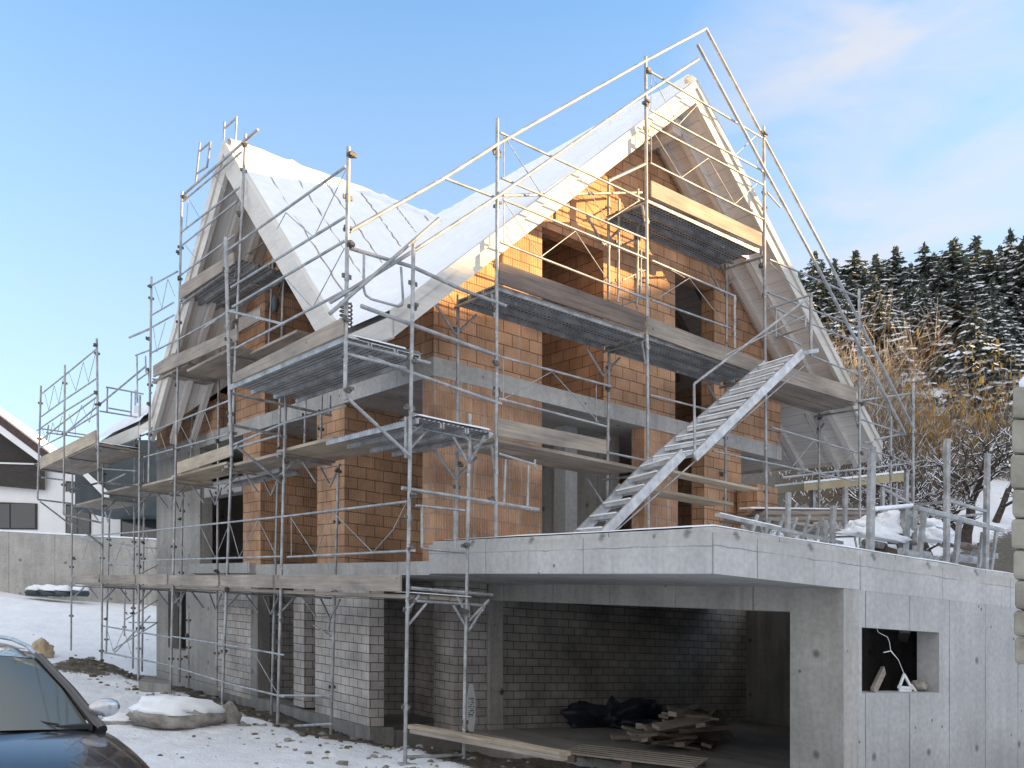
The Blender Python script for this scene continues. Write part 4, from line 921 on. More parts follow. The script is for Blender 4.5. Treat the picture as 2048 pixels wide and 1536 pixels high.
stil('front steel stillage with three tall uprights and a long beam, snow on its tubes', [
 (Q(1740, 1105, -3.2), Q(1744, 893, -3.2), .085, 'upright'), (Q(1893, 1130, -3.2), Q(1894, 878, -3.2), .075, 'upright'), (Q(1971, 1138, -3.2), Q(1975, 907, -3.2), .075, 'upright'),
 (Q(1742, 1020, -3.2), Q(1826, 1013, -2.4), .06, 'cross_beam'), (Q(1832, 1015, -3.2), Q(2004, 1061, -3.2), .07, 'beam'), (Q(1830, 1010, -2.4), Q(1891, 1003, -3.2), .04, 'cross_beam'), (Q(1898, 1001, -3.2), Q(1972, 1023, -3.2), .05, 'beam'), (Q(1896, 1035, -3.2), Q(1972, 1027, -2.6), .04, 'cross_beam'),
 (Q(1805, 1120, -2.6), Q(1812, 1020, -2.6), .12, 'upright'), (Q(1824, 1120, -2.5), Q(1827, 1015, -2.5), .1, 'upright'), (Q(1838, 1116, -2.9), Q(1848, 1025, -2.9), .07, 'upright'), (Q(1910, 1133, -2.9), Q(1919, 1040, -2.9), .07, 'upright'),
 (Q(1993, 1060, -3.0), Q(1982, 1140, -3.0), .05, 'upright'), (Q(1955, 1105, -2.9), Q(1990, 1112, -2.9), .1, 'beam'), (Q(1965, 1065, -3.0), Q(1958, 1135, -3.0), .05, 'upright')],
 [(Q(1700, 1068, -2.6), Q(1800, 1078, -2.6), .1), (Q(1700, 1056, -2.2), Q(1738, 1062, -2.2), .09), (Q(1742, 1064, -2.4), Q(1810, 1060, -2.4), .15), (Q(1770, 1045, -2.2), Q(1806, 1035, -2.2), .1), (Q(1846, 1075, -2.3), Q(1890, 1082, -2.3), .14), (Q(1846, 1050, -2.2), Q(1880, 1052, -2.2), .09), (Q(1833, 1014, -3.2), Q(1995, 1056, -3.2), .03), (Q(1744, 1018, -3.2), Q(1824, 1011, -2.45), .03)])
bl = thing('tube_bundle', Q(1800, 1110, -2.4), 'dark bundle of scaffold couplers and tubes stacked inside the front stillage', 'bundle')
for k in range(26):
    x = random.uniform(1700, 1965); y = random.uniform(1080, 1118); v = random.uniform(-2.9, -2.0); a = Vector(PV(x, y, v)); a.z = max(a.z, CT+.1); MB().tube(a, a + Vector((random.uniform(.2, .7), random.uniform(-.1, .1), random.uniform(-.03, .03))), random.uniform(.025, .07), 8).build('tube', [random.choice(('clamp', 'steel', 'wooddk'))], bl)
stil('low steel stillage with four square posts beside the gable scaffold', [
 (Q(1575, 1085, -2.2), Q(1577, 985, -2.2), .06, 'upright'), (Q(1664, 1092, -2.4), Q(1667, 1012, -2.4), .07, 'upright'), (Q(1690, 1060, -1.4), Q(1690, 975, -1.4), .06, 'upright'), (Q(1765, 1050, -1.4), Q(1765, 974, -1.4), .06, 'upright'), (Q(1812, 1020, -1.2), Q(1813, 945, -1.2), .07, 'upright'), (Q(1825, 1020, -1.2), Q(1826, 948, -1.2), .05, 'upright'), (Q(1648, 1090, -2.2), Q(1648, 1040, -2.2), .09, 'upright'),
 (Q(1433, 1029, -2.4), Q(1684, 1086, -2.4), .05, 'beam'), (Q(1768, 978, -1.4), Q(1868, 1032, -1.4), .045, 'beam')] + [(Q(1500 + 26*k, 1080, -2.), Q(1515 + 26*k, 1030 + 5*(k % 2), -2.), .04, 'brace') for k in range(6)] + [(Q(1484, 1052, -1.9), Q(1515, 1082, -1.9), .035, 'brace'), (Q(1545, 1050, -1.9), Q(1600, 1085, -1.9), .035, 'brace'), (Q(1600, 1075, -1.9), Q(1645, 1040, -1.9), .035, 'brace')],
 [(Q(1440, 1028, -2.4), Q(1560, 1055, -2.4), .02)])
lp = thing('plank_stack', Q(1600, 1040, 0), 'stack of long grey scaffold planks under the right-hand gable platform', 'plank stack')
for k in range(7):
    a = Q(1486 + 6*k, 1044 - 4*k, .3); b = Q(1720 + 4*k, 1040 - 3*k, .3)
    MB().bar(a, b, .24, .04).build('plank', ['wood' if k % 3 else 'wooddk'], lp)
MB().bar(Q(1490, 1016, .3), Q(1720, 1020, .3), .24, .03).build('snow', ['snow'], lp)
yp = thing('formwork_panel', PV(1700, 985, 3.0), 'yellow formwork panel lying level with snow on top behind the scaffold', 'panel')
MB().prism([PV(1608, 982, 2.2), PV(1808, 962, 2.2), PV(1808, 946, 2.2), PV(1608, 968, 2.2)], (.6, 1.2, .1)).build('panel', ['board'], yp); MB().prism([PV(1608, 967, 2.2), PV(1808, 945, 2.2), PV(1808, 941, 2.2), PV(1608, 963, 2.2)], (.6, 1.2, .1)).build('snow', ['snow'], yp)
for px in (1625, 1690, 1790): MB().bar(PV(px, 1050, 2.4), PV(px, 975, 2.4), .1, .1, (1, 0, 0)).build('leg', ['steel'], yp)
hb_ = thing('hollow_block_stack', PV(1480, 985, 1.0), 'small pile of orange clay blocks wrapped in foil beside the gable wall', 'block pile')
MB().box(7.9, 8.5, .75, 1.2, 4.0, 4.55).build('clay_blocks', ['brick'], hb_)
# ------------------------------------------------------------------ inside and in front of the garage
FL = -.09
tb = thing('timber_pile', PH(1400, 1500, FL), 'heap of pale sawn timber and boards on the garage floor', 'timber pile')
rt = random.Random(4)
for k in range(34):
    px, py = rt.uniform(1310, 1450), rt.uniform(1480, 1508); p = Vector(PH(px, py, FL)); a = rt.uniform(-.6, .7); L = rt.uniform(.4, 1.2); z = rt.uniform(.03, .6)*(1 - abs(px-1390)/110)
    d = Vector((math.cos(a)*L/2, math.sin(a)*L/2, rt.uniform(-.1, .1)*L)); c = p + Vector((0, .25, z + .06)); MB().bar(c - d, c + d, rt.uniform(.08, .2), rt.uniform(.03, .1), (rt.uniform(-.3, .3), rt.uniform(-.3, .3), 1)).build('timber', [rt.choice(('wood', 'wooddk', 'wood'))], tb)
sh = MB(); n_ = 14
sh.add([tuple(Vector(PH(1400, 1480, FL)) + Vector((-.1 + 1.1*i/n_, -.2 + .6*j/6, .25 + .45*math.exp(-((i-5)/4.)**2) + .05*noise.noise(Vector((i*.8, j*.9, 3))) - .03*i))) for i in range(n_+1) for j in range(7)], [(i*7+j, (i+1)*7+j, (i+1)*7+j+1, i*7+j+1) for i in range(n_) for j in range(6)], 0, True)
tag(sh.build('dust_sheet', ['concdk']), 'crumpled grey dust sheet thrown over the garage timber heap', 'sheet')
tpm = MB(); c = Vector(PH(1255, 1455, FL)); tpm.lump(tuple(c + Vector((0, .3, .0))), .95, .55, .36, 6, 1.0, 0, 60, 40, 0); tag(tpm.build('tarpaulin', ['tarp']), 'dark blue tarpaulin heap on the garage floor by the block wall', 'tarpaulin')
tpm = MB(); c = Vector(PH(1150, 1450, FL)); tpm.lump(tuple(c + Vector((0, .2, .02))), .5, .25, .12, 8, .5, 0, 20, 12, 0); tag(tpm.build('tarpaulin', ['dark']), 'flat black folded sheet lying left of the blue tarpaulin', 'sheet')
c = Vector(PH(1243, 1430, FL)); tag(MB().bar(c + Vector((0, 0, .35)), c + Vector((.03, .02, .62)), .2, .05, (0, 1, 0)).build('cardboard_box', ['tan']), 'torn tan cardboard piece standing on the blue tarpaulin', 'cardboard')
for (x0, y0, x1, y1), lb in (((1275, 1395, 1264, 1300), 'thin pole leaning on the dark garage block wall'), ((1322, 1400, 1330, 1338), 'short batten leaning behind the garage timber heap')):
    a = Vector(PH(x0, 1442, FL)); b = Vector(PV(x1, y1, a.y + .35)); tag(MB().bar(a, b, .05, .03, (0, 1, 0)).build('batten', ['wood']), lb, 'batten')
bd = thing('board_stack', PH(1370, 1430, FL), 'dark upright boards leaning in the back of the garage', 'boards')
for k in range(3): MB().bar(Vector(PH(1310 + 40*k, 1425, FL)) + Vector((0, .6, 0)), Vector(PH(1315 + 40*k, 1425, FL)) + Vector((0, 1.0, 1.2 - .2*k)), .5, .03, (0, 1, 0)).build('board', ['wooddk'], bd)
# white plastic strip with black print leaning on the column
lv = thing('marker_board', PH(943, 1462, 0), 'narrow white pointed marker board with black print leaning by the garage column', 'board')
pv = lambda x, y: PV(x, y, 2.45)
MB().prism([pv(938, 1463), pv(947, 1463), pv(951, 1440), pv(951, 1395), pv(946, 1368), pv(940, 1368), pv(935, 1395), pv(934, 1440)], (.01, .03, 0)).build('board', ['white'], lv)
pr = MB(); rt = random.Random(9)
for y in range(1396, 1436, 4):
    for x in range(937, 949, 3):
        if rt.random() < .55: q = [Vector(pv(x, y)), Vector(pv(x+rt.uniform(1.2, 2.8), y)), Vector(pv(x+rt.uniform(1.2, 2.8), y+rt.uniform(1.4, 3.4))), Vector(pv(x, y+rt.uniform(1.4, 3.4)))]; pr.prism([tuple(k + Vector((0, -.004, 0))) for k in q], (0, .003, 0))
pr.build('print', ['ink'], lv)
# pale planks and pallet on the threshold
pl = thing('plank', PH(980, 1490, .02), 'two long pale planks laid from the corner scaffold towards the pallet', 'planks')
MB().bar(PV(823, 1452, .75), PV(1130, 1508, -1.9), .2, .05).build('board', ['woodlt'], pl); MB().bar(PV(826, 1462, .6), PV(1128, 1517, -2.0), .12, .05).build('board', ['wood'], pl)
pa = thing('pallet', PH(1230, 1520, -.1), 'worn wooden pallet of grey slats lying at the garage threshold', 'pallet')
pa0 = Vector(PH(1120, 1506, .0)); e1 = Vector(PH(1325, 1530, 0.0)) - pa0; e1.normalize(); e2 = Vector((-e1.y, e1.x, 0))
for k in range(6): a = pa0 + e2*(.0 + .19*k) + Vector((0, 0, .02)); MB().bar(a, a + e1*1.9, .13, .024).build('slat', ['wood'], pa)
for k in range(3):
    for q in (.05, .5, .95):
        a = pa0 + e1*(1.8*q + .0) + e2*(.0 + .47*k) + Vector((0, 0, -.055)); MB().bar(a, a + e1*.14, .1, .1).build('block', ['wooddk'], pa)
bd = MB().bar(PH(1008, 1430, FL), PV(1003, 1378, 2.6), .05, .03, (0, 1, 0)); tag(bd.build('batten', ['wooddk']), 'brown batten standing behind the garage column', 'batten')
# seen through the side window: wire, bucket frame, tube lamp, timber
wm = MB(); wpt = [PV(x, y, VC+.1) for x, y in ((1754, 1258), (1757, 1265), (1763, 1268), (1775, 1274), (1779, 1285), (1781, 1300), (1789, 1310), (1797, 1320), (1803, 1335), (1808, 1348))]; wm.path(wpt, .0045, 6); wm.path([PV(x, y, VC+.1) for x, y in ((1767, 1305), (1781, 1302), (1792, 1314))], .006, 6); tag(wm.build('electric_wire', ['white']), 'loose white electric wire dangling in the garage window', 'wire')
cf = MB(); q = lambda x, y: PV(x, y, VC+.18)
for a, b in (((1808, 1349), (1798, 1376)), ((1808, 1349), (1824, 1378)), ((1796, 1374), (1822, 1376)), ((1798, 1380), (1822, 1382)), ((1822, 1370), (1832, 1384))): cf.bar(q(*a), q(*b), .035, .02, (0, 1, 0))
tag(cf.build('plastic_trestle', ['white']), 'small white plastic trestle on the garage window sill', 'trestle')
tag(MB().bar(PV(1746, 1384, VC+.12), PV(1767, 1340, VC+.3), .1, .04, (0, 1, 0)).build('timber_offcut', ['wood']), 'weathered timber offcut propped in the garage window', 'timber')
tag(MB().lump(PV(1838, 1374, VC+.2), .12, .1, .08, 3, .4).build('rubble_sack', ['stone']), 'grey rubble lump in the right corner of the garage window sill', 'rubble')
tag(MB().bar(PV(1810, 1262, VC+.9), PV(1803, 1288, VC+1.9), .14, .05).build('tube_lamp', ['lamp']), 'unlit fluorescent tube lamp under the garage ceiling', 'lamp')
# coil of rope on the corner bracket post
rp = MB(); c = Vector(PU(692, 632, -.8)); rp.path([tuple(c + Vector((.07*math.cos(t), .07*math.sin(t), .17 - t*.0078))) for t in [k*.5 for k in range(88)]], .011, 5); tag(rp.build('rope_coil', ['wooddk']), 'coil of brown rope wound round the upper corner scaffold post', 'rope')
pg = MB(); pg.path([PU(x, y, .5) for x, y in ((566, 560), (562, 575), (556, 590), (550, 605), (548, 618))], .012, 6); pg.lump(PU(551, 608, .5), .06, .06, .14, 3, .3, 0, 12, 9, -2); tag(pg.build('hoist_rope', ['teal']), 'tied-up hoist rope hanging from the upper side platform', 'rope')

# ------------------------------------------------------------------ trees
def leafquad(mb, c, a, b, mi=0): mb.add([c - a - b, c + a - b, c + a + b, c - a + b], [(0, 1, 2, 3)], mi)
def make_spruce(seed, H=16.):
    rs = random.Random(seed); cr_, sn_ = MB(), MB(); z = H*.16
    while z < H*.985:
        t = 1 - z/H; rad = (.30*H)*(t**.68)*rs.uniform(.7, 1.12) + .12; nb = max(4, int(5 + 7*t)); a0 = rs.uniform(0, 6.28)
        for k in range(nb):
            az = a0 + 6.283*k/nb + rs.uniform(-.35, .35); L = rad*rs.uniform(.6, 1.12); d = Vector((math.cos(az), math.sin(az), 0)); sd = Vector((-d.y, d.x, 0)); zz = z + rs.uniform(-.25, .25)
            ns = max(3, int(L/.42)); droop = rs.uniform(.35, .85)
            for i in range(ns):
                s_ = (i+.6)/ns; c = d*(L*s_) + Vector((0, 0, zz - droop*L*s_*(1.25 - .55*s_)))
                w = L*.25*(1.15 - .75*abs(s_ - .45)*1.4)*rs.uniform(.7, 1.2); ln = L/ns*.75
                dd = (d + Vector((0, 0, -droop*(1.2 - .9*s_)))).normalized()
                for q in (-1, 1):
                    tilt = rs.uniform(.35, 1.1); side = (sd*q + Vector((0, 0, -tilt))).normalized()
                    leafquad(cr_, c + side*w*.5 + Vector((rs.uniform(-.08, .08), rs.uniform(-.08, .08), rs.uniform(-.06, .06))), dd*ln*rs.uniform(.7, 1.1), side*w*.55)
                    if rs.random() < .7: leafquad(cr_, c + side*w*.4 - Vector((0, 0, .16)), (dd + Vector((rs.uniform(-.4, .4), rs.uniform(-.4, .4), -.5))).normalized()*ln*.7, (side*.4 - Vector((0, 0, .6)))*w*.5)
                    if rs.random() < (.42 + .34*s_)*(1.05 if t > .12 else .4): leafquad(sn_, c + side*w*rs.uniform(.25, .6) + Vector((0, 0, .07)) + d*.05, (dd + Vector((0, 0, -.25)))*ln*rs.uniform(.5, 1.), (side + Vector((0, 0, -.3)))*w*rs.uniform(.25, .55))
        z += (.42 + .5*t)*rs.uniform(.8, 1.2)*H/16
    for k in range(14): leafquad(cr_, Vector((rs.uniform(-.12, .12), rs.uniform(-.12, .12), H*(.94 + .005*k))), Vector((rs.uniform(-.2, .2), rs.uniform(-.2, .2), .25)), Vector((.12, 0, .1)) if k % 2 else Vector((0, .12, .1)))
    tr = MB().tube((0, 0, -1), (0, 0, H*.97), .24, 8, .03)
    return tr, cr_, sn_
GS = 'spruces of the forest on the hillside'
protos = []
for k in range(5):
    o = bpy.data.objects.new('spruce_tree', None); COL.objects.link(o); o['_o'] = [0, 0, 0]
    tr, cr_, sn_ = make_spruce(100 + k)
    tr.build('trunk', ['bark'], o, conv=False); cr_.build('crown', ['needle'], o, conv=False); sn_.build('snow', ['snow'], o, conv=False); protos.append(o)
    tag(o, 'tall dark spruce dusted with snow in the hillside forest', 'tree', GS)
rt = random.Random(21); used = set()
def put_tree(px, y, sc):
    x = (px - CX)/F*y; p = on_ground(x, y, -.3); k = rt.randrange(5)
    if k not in used and len(used) < 5:
        used.add(k); o = protos[k]; o.location = world(p); o.rotation_euler.z = rt.uniform(0, 6.28); w_ = rt.uniform(1.35, 1.9); o.scale = (sc*w_, sc*w_, sc)
    else:
        c = copy_thing(protos[k], p, 'tall dark spruce dusted with snow in the hillside forest', GS, rt.uniform(0, 6.28), sc); w_ = rt.uniform(1.35, 1.9); c.scale = (sc*w_, sc*w_, sc)
tops = [(1600, 545, 92), (1645, 525, 92), (1668, 560, 84), (1700, 555, 90), (1728, 540, 90), (1755, 520, 92), (1790, 495, 95), (1822, 530, 88), (1850, 490, 95), (1880, 525, 88), (1905, 485, 95), (1930, 520, 86), (1952, 500, 94), (1978, 505, 86), (2000, 495, 92), (2022, 462, 88), (2046, 480, 84), (2075, 460, 90), (2110, 470, 88)]
def top_scale(px, py, y):
    x = (px - CX)/F*y; return max(.5, (EYE + (hz(px) - py)*y/F - ground_h(x, y) + .3)/16.)
for px, py, y in tops: put_tree(px, y, top_scale(px, py, y))
for k in range(26):
    px = rt.uniform(1585, 2120); y = rt.uniform(70, 88); put_tree(px, y, top_scale(px, rt.uniform(545, 640), y))
for k in range(14):
    px = 1590 + 40*k; put_tree(px, rt.uniform(100, 120), top_scale(px, rt.uniform(500, 560), 110))
for px, py, y in ((1950, 590, 52), (1985, 640, 60), (1760, 610, 62), (1690, 600, 60)): put_tree(px, y, top_scale(px, py, y)*.9)

def grow(mb, sn_, p, d, L, r, depth, rs, up=.12, snowp=.75, spread=.75, seg=3):
    for k in range(seg):
        d = (d + Vector((rs.uniform(-.3, .3), rs.uniform(-.3, .3), rs.uniform(-.15, .15) + up*.5))).normalized(); q = p + d*L/seg; r2 = r*.86
        mb.tube(p, q, r, 6 if r > .03 else 4, r2, cap=False)
        if sn_ is not None and abs(d.z) < .85 and rs.random() < snowp:
            o = Vector((0, 0, r*.7 + .003)); sn_.tube(p + o, q + o, r*.6 + .004, 5, r2*.6 + .004, cap=False)
        p, r = q, r2
        if depth > 0 and rs.random() < .75:
            a = Vector((rs.uniform(-1, 1), rs.uniform(-1, 1), rs.uniform(-.25, .6))).normalized(); grow(mb, sn_, p, (d*(1-spread) + a*spread).normalized(), L*rs.uniform(.5, .8), r*.62, depth-1, rs, up, snowp, spread, seg)
    if depth > 0:
        for k in range(2):
            a = Vector((rs.uniform(-1, 1), rs.uniform(-1, 1), rs.uniform(-.1, .6))).normalized(); grow(mb, sn_, p, (d*.5 + a*.6).normalized(), L*rs.uniform(.6, .85), r*.8, depth-1, rs, up, snowp, spread, seg)
def bare_tree(px, y, H, seed, label, lean=(0, 0), depth=4, r=.13, mats=('bark', 'snow'), group=None, L=None, snowp=.8, name='bare_tree', cat='tree'):
    rs = random.Random(seed); x = (px - CX)/F*y; base = on_ground(x, y, -.1); o = thing(name, base, label, cat, group)
    tr, sn_ = MB(), MB(); grow(tr, sn_, Vector((0, 0, 0)), Vector((lean[0], lean[1], 1)).normalized(), L or H*.33, r, depth, rs, .1, snowp)
    o['_o'] = [0, 0, 0]; tr.build('trunk', [mats[0]], o, conv=False); sn_.build('branch_snow', [mats[1]], o, conv=False)['kind'] = 'stuff'; return o
bare_tree(1806, 29, 3.6, 5, 'leaning reddish bare tree with snow-lined limbs right behind the roof eave', (-.35, .1), 4, .13, L=1.35, snowp=.5)
bare_tree(1866, 27, 3.9, 8, 'forked bare fruit tree with crooked snow-lined branches in the middle of the bank', (.1, 0), 4, .15, L=1.45, snowp=.5)
bare_tree(1930, 30, 4.4, 12, 'dark thick bare fruit tree standing in snow beside the block stack', (.15, 0), 4, .2, L=1.55, snowp=.5)
bare_tree(1990, 33, 4.2, 15, 'bare snow-lined tree partly hidden behind the block stack', (.1, .1), 3, .13, L=1.9, snowp=.7)
bare_tree(1745, 33, 3.6, 19, 'slender bare tree with many snowy twigs next to the roof', (0, 0), 4, .1, L=1.2, snowp=.45)
def shrub(px, y, H, n, seed, mat, label, group=None, leaves=0, spread=.35, snow=True):
    rs = random.Random(seed); x = (px - CX)/F*y; base = on_ground(x, y, -.1); o = thing('shrub', base, label, 'shrub', group); o['_o'] = [0, 0, 0]
    tw, sn_, lf = MB(), MB(), MB()
    for k in range(n):
        a = rs.uniform(0, 6.28); p = Vector((rs.gauss(0, .35*H*.4), rs.gauss(0, .35*H*.4), 0)); d = Vector((math.cos(a)*spread, math.sin(a)*spread, 1)).normalized(); L = H*rs.uniform(.5, 1.0); r = .014*(H/4)**.5
        for i in range(5):
            d = (d + Vector((rs.uniform(-.25, .25), rs.uniform(-.25, .25), rs.uniform(-.12, .05)))).normalized(); q = p + d*L/5; tw.tube(p, q, r, 4, r*.75, cap=False)
            for b in range(3):
                e = (d + Vector((rs.uniform(-.9, .9), rs.uniform(-.9, .9), rs.uniform(-.2, .5)))).normalized(); z = q + e*L*rs.uniform(.12, .3); tw.tube(q, z, r*.5, 3, r*.2, cap=False)
                if snow and rs.random() < (.12 if mat == 'twig' else .2): sn_.tube(q + Vector((0, 0, r)), z + Vector((0, 0, r)), r*.9, 4, r*.5, cap=False)
                for l in range(leaves):
                    if rs.random() < .6: leafquad(lf, q.lerp(z, rs.uniform(.3, 1)) - Vector((0, 0, rs.uniform(.05, .3))), Vector((rs.uniform(-.04, .04), rs.uniform(-.04, .04), 0)), Vector((rs.uniform(-.05, .05), rs.uniform(-.05, .05), rs.uniform(.05, .15))))
            p, r = q, r*.75
    tw.build('twigs', [mat], o, conv=False)
    if sn_.v: sn_.build('branch_snow', ['snow'], o, conv=False)['kind'] = 'stuff'
    if lf.v: lf.build('leaves', ['leaf'], o, conv=False)
shrub(1925, 40, 6.2, 40, 31, 'goldtwig', 'golden shrub with hanging orange dry leaves glowing in sunlight', None, 2, .45, False)
shrub(1862, 43, 3.4, 24, 32, 'goldtwig', 'smaller orange leafy shrub left of the glowing shrub', None, 2, .4)
GB = 'bare bushes along the hillside bank'
for k, (px, y, H) in enumerate(((1660, 44, 6.0), (1700, 46, 6.6), (1735, 44, 5.2), (1775, 48, 6.8), (1810, 46, 4.6), (1630, 46, 5.6), (1690, 38, 4.5), (1760, 40, 4.6), (1840, 37, 3.6), (1905, 36, 3.2), (1980, 40, 4.6), (2020, 42, 5.0))):
    shrub(px, y, H, 64, 50 + k, 'goldtwig' if k < 6 else 'twig', 'bushy tangle of bare tan twigs on the hillside bank' if k < 6 else 'low brown bare bush in the shade of the hillside bank', GB if k < 6 else 'low brown bushes on the shaded bank', 0, .5)
ug = MB(); us = MB(); rt = random.Random(77)
for k in range(15000):
    px = rt.uniform(1560, 2080); y = rt.uniform(30, 50); x = (px - CX)/F*y
    if y < bank_start(x, y): continue
    p = Vector(on_ground(x, y)); a = rt.uniform(0, 6.28); L = rt.uniform(.4, 1.5)
    q = p + Vector((math.cos(a)*L*.6, math.sin(a)*L*.6, L*rt.uniform(.35, 1.3))); w = Vector((.016, .01, .012))
    ug.add([p - w, p + w, q], [(0, 1, 2)])
    if rt.random() < .14: e = p.lerp(q, rt.uniform(.5, 1)); us.tube(e, e + (q - p).normalized()*rt.uniform(.06, .25), .013, 4)
uo = ug.build('undergrowth', ['twig'], base=(0, 0, 0)); tag(uo, 'brown tangled undergrowth flecked with snow on the hillside bank', 'undergrowth', kind='stuff')
us.build('snow_flecks', ['snow'], uo)['kind'] = 'stuff'

# ------------------------------------------------------------------ light, sky, camera
SUN_EL, A = R(10.3), R(54)
sx, sy = -math.cos(A)*V[0] + math.sin(A)*U[0], -math.cos(A)*V[1] + math.sin(A)*U[1]
sd = Vector((sx*math.cos(SUN_EL), sy*math.cos(SUN_EL), math.sin(SUN_EL)))
L = bpy.data.lights.new('sun', 'SUN'); L.energy = 3.5; L.angle = R(.5); L.color = (1., .64, .27)
lo = bpy.data.objects.new('sun', L); COL.objects.link(lo); lo.rotation_euler = sd.to_track_quat('Z', 'Y').to_euler(); lo.location = (20, -10, 30)
W = bpy.data.worlds.new('World'); scn.world = W; W.use_nodes = True; nt = W.node_tree; nd = nt.nodes; bg = nd['Background']
sky = nd.new('ShaderNodeTexSky'); sky.sky_type = 'NISHITA'; sky.sun_disc = False; sky.sun_elevation = SUN_EL; sky.sun_rotation = math.atan2(sx, sy)
sky.altitude = 500; sky.air_density = 1.0; sky.dust_density = .6; sky.ozone_density = 2.4
tc = nd.new('ShaderNodeTexCoord'); mpn = nd.new('ShaderNodeMapping'); mpn.inputs['Scale'].default_value = (1.0, 1.0, 2.2); nt.links.new(tc.outputs['Generated'], mpn.inputs[0])
nz = nd.new('ShaderNodeTexNoise'); nz.inputs['Scale'].default_value = 3.6; nz.inputs['Detail'].default_value = 7; nz.inputs['Roughness'].default_value = .56; nz.inputs['Distortion'].default_value = .35; nt.links.new(mpn.outputs[0], nz.inputs['Vector'])
rp_ = nd.new('ShaderNodeValToRGB'); rp_.color_ramp.elements[0].position = .50; rp_.color_ramp.elements[1].position = .78; nt.links.new(nz.outputs['Fac'], rp_.inputs[0])
sep = nd.new('ShaderNodeSeparateXYZ'); nt.links.new(tc.outputs['Generated'], sep.inputs[0])
lowm = nd.new('ShaderNodeMapRange'); lowm.inputs[1].default_value = .05; lowm.inputs[2].default_value = .3; lowm.inputs[3].default_value = 1.; lowm.inputs[4].default_value = 0.; nt.links.new(sep.outputs[2], lowm.inputs[0])
back = nd.new('ShaderNodeMapRange'); back.inputs[1].default_value = .12; back.inputs[2].default_value = -.35; back.inputs[3].default_value = 0.; back.inputs[4].default_value = .85; nt.links.new(sep.outputs[1], back.inputs[0])   # unseen bright cloud added behind the camera to light the facades
def m2(op, a, b):
    o = nd.new('ShaderNodeMath'); o.operation = op
    for k, x in ((0, a), (1, b)):
        if hasattr(x, 'is_output'): nt.links.new(x, o.inputs[k])
        else: o.inputs[k].default_value = x
    return o.outputs[0]
hzn = nd.new('ShaderNodeMapRange'); hzn.inputs[1].default_value = -.02; hzn.inputs[2].default_value = .55; hzn.inputs[3].default_value = 1.; hzn.inputs[4].default_value = .0; nt.links.new(sep.outputs[2], hzn.inputs[0])
# a few loose wisps low over the forest to the right
dt = nd.new('ShaderNodeVectorMath'); dt.operation = 'DOT_PRODUCT'; nt.links.new(tc.outputs['Generated'], dt.inputs[0]); dt.inputs[1].default_value = Vector((.39, 1, .50)).normalized()
wsp = nd.new('ShaderNodeMapRange'); wsp.inputs[1].default_value = .978; wsp.inputs[2].default_value = .998; nt.links.new(dt.outputs['Value'], wsp.inputs[0])
nz2 = nd.new('ShaderNodeTexNoise'); nz2.inputs['Scale'].default_value = 7.5; nz2.inputs['Detail'].default_value = 6; nz2.inputs['Roughness'].default_value = .5; nz2.inputs['Distortion'].default_value = .6; mp2 = nd.new('ShaderNodeMapping'); mp2.inputs['Location'].default_value = (3.1, .7, 1.9); mp2.inputs['Rotation'].default_value = (0, R(35), 0); mp2.inputs['Scale'].default_value = (.7, 1, 1.7); nt.links.new(tc.outputs['Generated'], mp2.inputs[0]); nt.links.new(mp2.outputs[0], nz2.inputs['Vector'])
wr = nd.new('ShaderNodeMapRange'); wr.inputs[1].default_value = .36; wr.inputs[2].default_value = .62; nt.links.new(nz2.outputs['Fac'], wr.inputs[0])
wisp = m2('MULTIPLY', m2('MULTIPLY', wr.outputs[0], wsp.outputs[0]), .8)
top = nd.new('ShaderNodeMapRange'); top.inputs[1].default_value = .66; top.inputs[2].default_value = .9; top.inputs[3].default_value = 0.; top.inputs[4].default_value = .75; nt.links.new(sep.outputs[2], top.inputs[0])   # unseen cloud bank added overhead as fill light
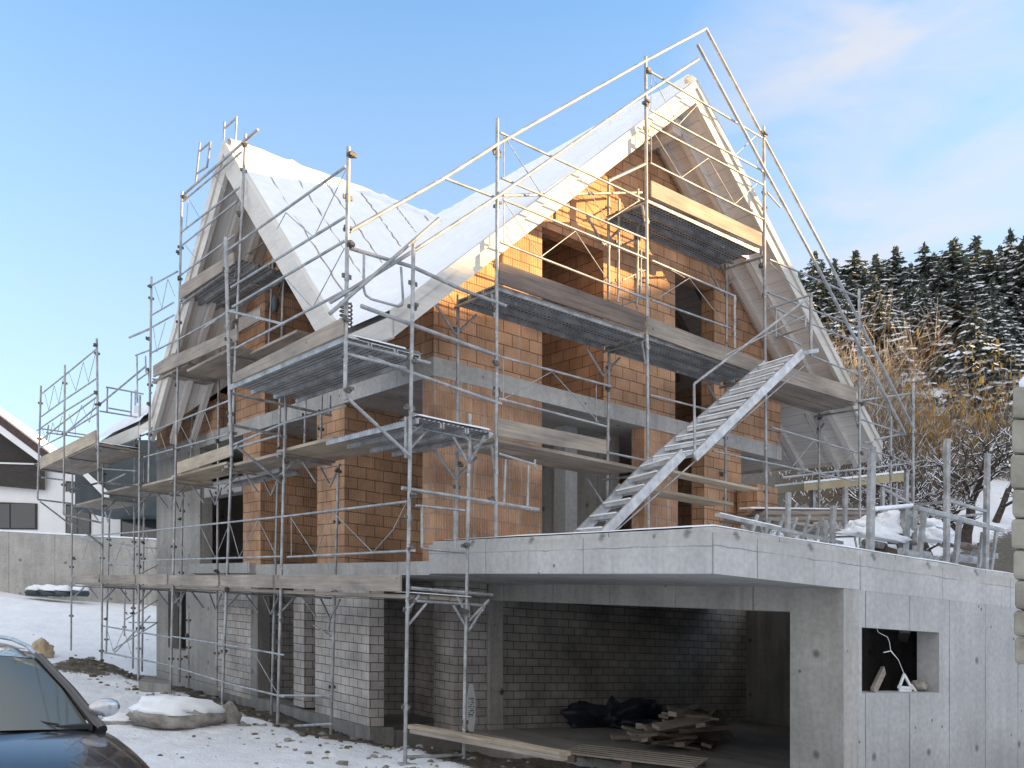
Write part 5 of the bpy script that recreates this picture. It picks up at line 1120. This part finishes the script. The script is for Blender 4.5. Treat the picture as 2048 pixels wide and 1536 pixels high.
hx = nd.new('ShaderNodeMapRange'); hx.inputs[1].default_value = -.45; hx.inputs[2].default_value = .4; hx.inputs[3].default_value = .8; hx.inputs[4].default_value = 1.25; nt.links.new(sep.outputs[0], hx.inputs[0])   # more haze towards the sun
cl_ = m2('MINIMUM', m2('MAXIMUM', m2('MULTIPLY', m2('MULTIPLY', rp_.outputs[0], lowm.outputs[0]), .5), m2('MULTIPLY', hzn.outputs[0], hx.outputs[0])), 1.)
cloud_fill = m2('MAXIMUM', back.outputs[0], top.outputs[0])
mx = nd.new('ShaderNodeMix'); mx.data_type = 'RGBA'; nt.links.new(cl_, mx.inputs[0]); tn = nd.new('ShaderNodeMix'); tn.data_type = 'RGBA'; tn.blend_type = 'MULTIPLY'; tn.inputs[0].default_value = 1; tn.inputs[7].default_value = (.98, 1.01, .99, 1); nt.links.new(sky.outputs[0], tn.inputs[6]); nt.links.new(tn.outputs[2], mx.inputs[6]); mx.inputs[7].default_value = (1.34, 1.31, 1.36, 1)
mx3 = nd.new('ShaderNodeMix'); mx3.data_type = 'RGBA'; nt.links.new(wisp, mx3.inputs[0]); nt.links.new(mx.outputs[2], mx3.inputs[6]); mx3.inputs[7].default_value = (1.72, 1.66, 1.66, 1)
mx2 = nd.new('ShaderNodeMix'); mx2.data_type = 'RGBA'; nt.links.new(cloud_fill, mx2.inputs[0]); nt.links.new(mx3.outputs[2], mx2.inputs[6]); mx2.inputs[7].default_value = (2.75, 2.68, 2.64, 1)
nt.links.new(mx2.outputs[2], bg.inputs['Color']); bg.inputs['Strength'].default_value = .12

cam = bpy.data.cameras.new('camera'); co = bpy.data.objects.new('camera', cam); COL.objects.link(co); scn.camera = co
co.location = (0, 0, EYE); co.rotation_euler = (R(90), 0, 0)
cam.sensor_width = 36; cam.lens = 36*F/2048; cam.shift_y = (YH - 768)/2048; cam.clip_end = 5000
scn.view_settings.view_transform = 'Standard'; scn.view_settings.look = 'None'; scn.view_settings.gamma = 1; scn.view_settings.exposure = 2.1
scn.cycles.max_bounces = 8; scn.cycles.diffuse_bounces = 4
for o in bpy.data.objects:
    if '_o' in o: del o['_o']
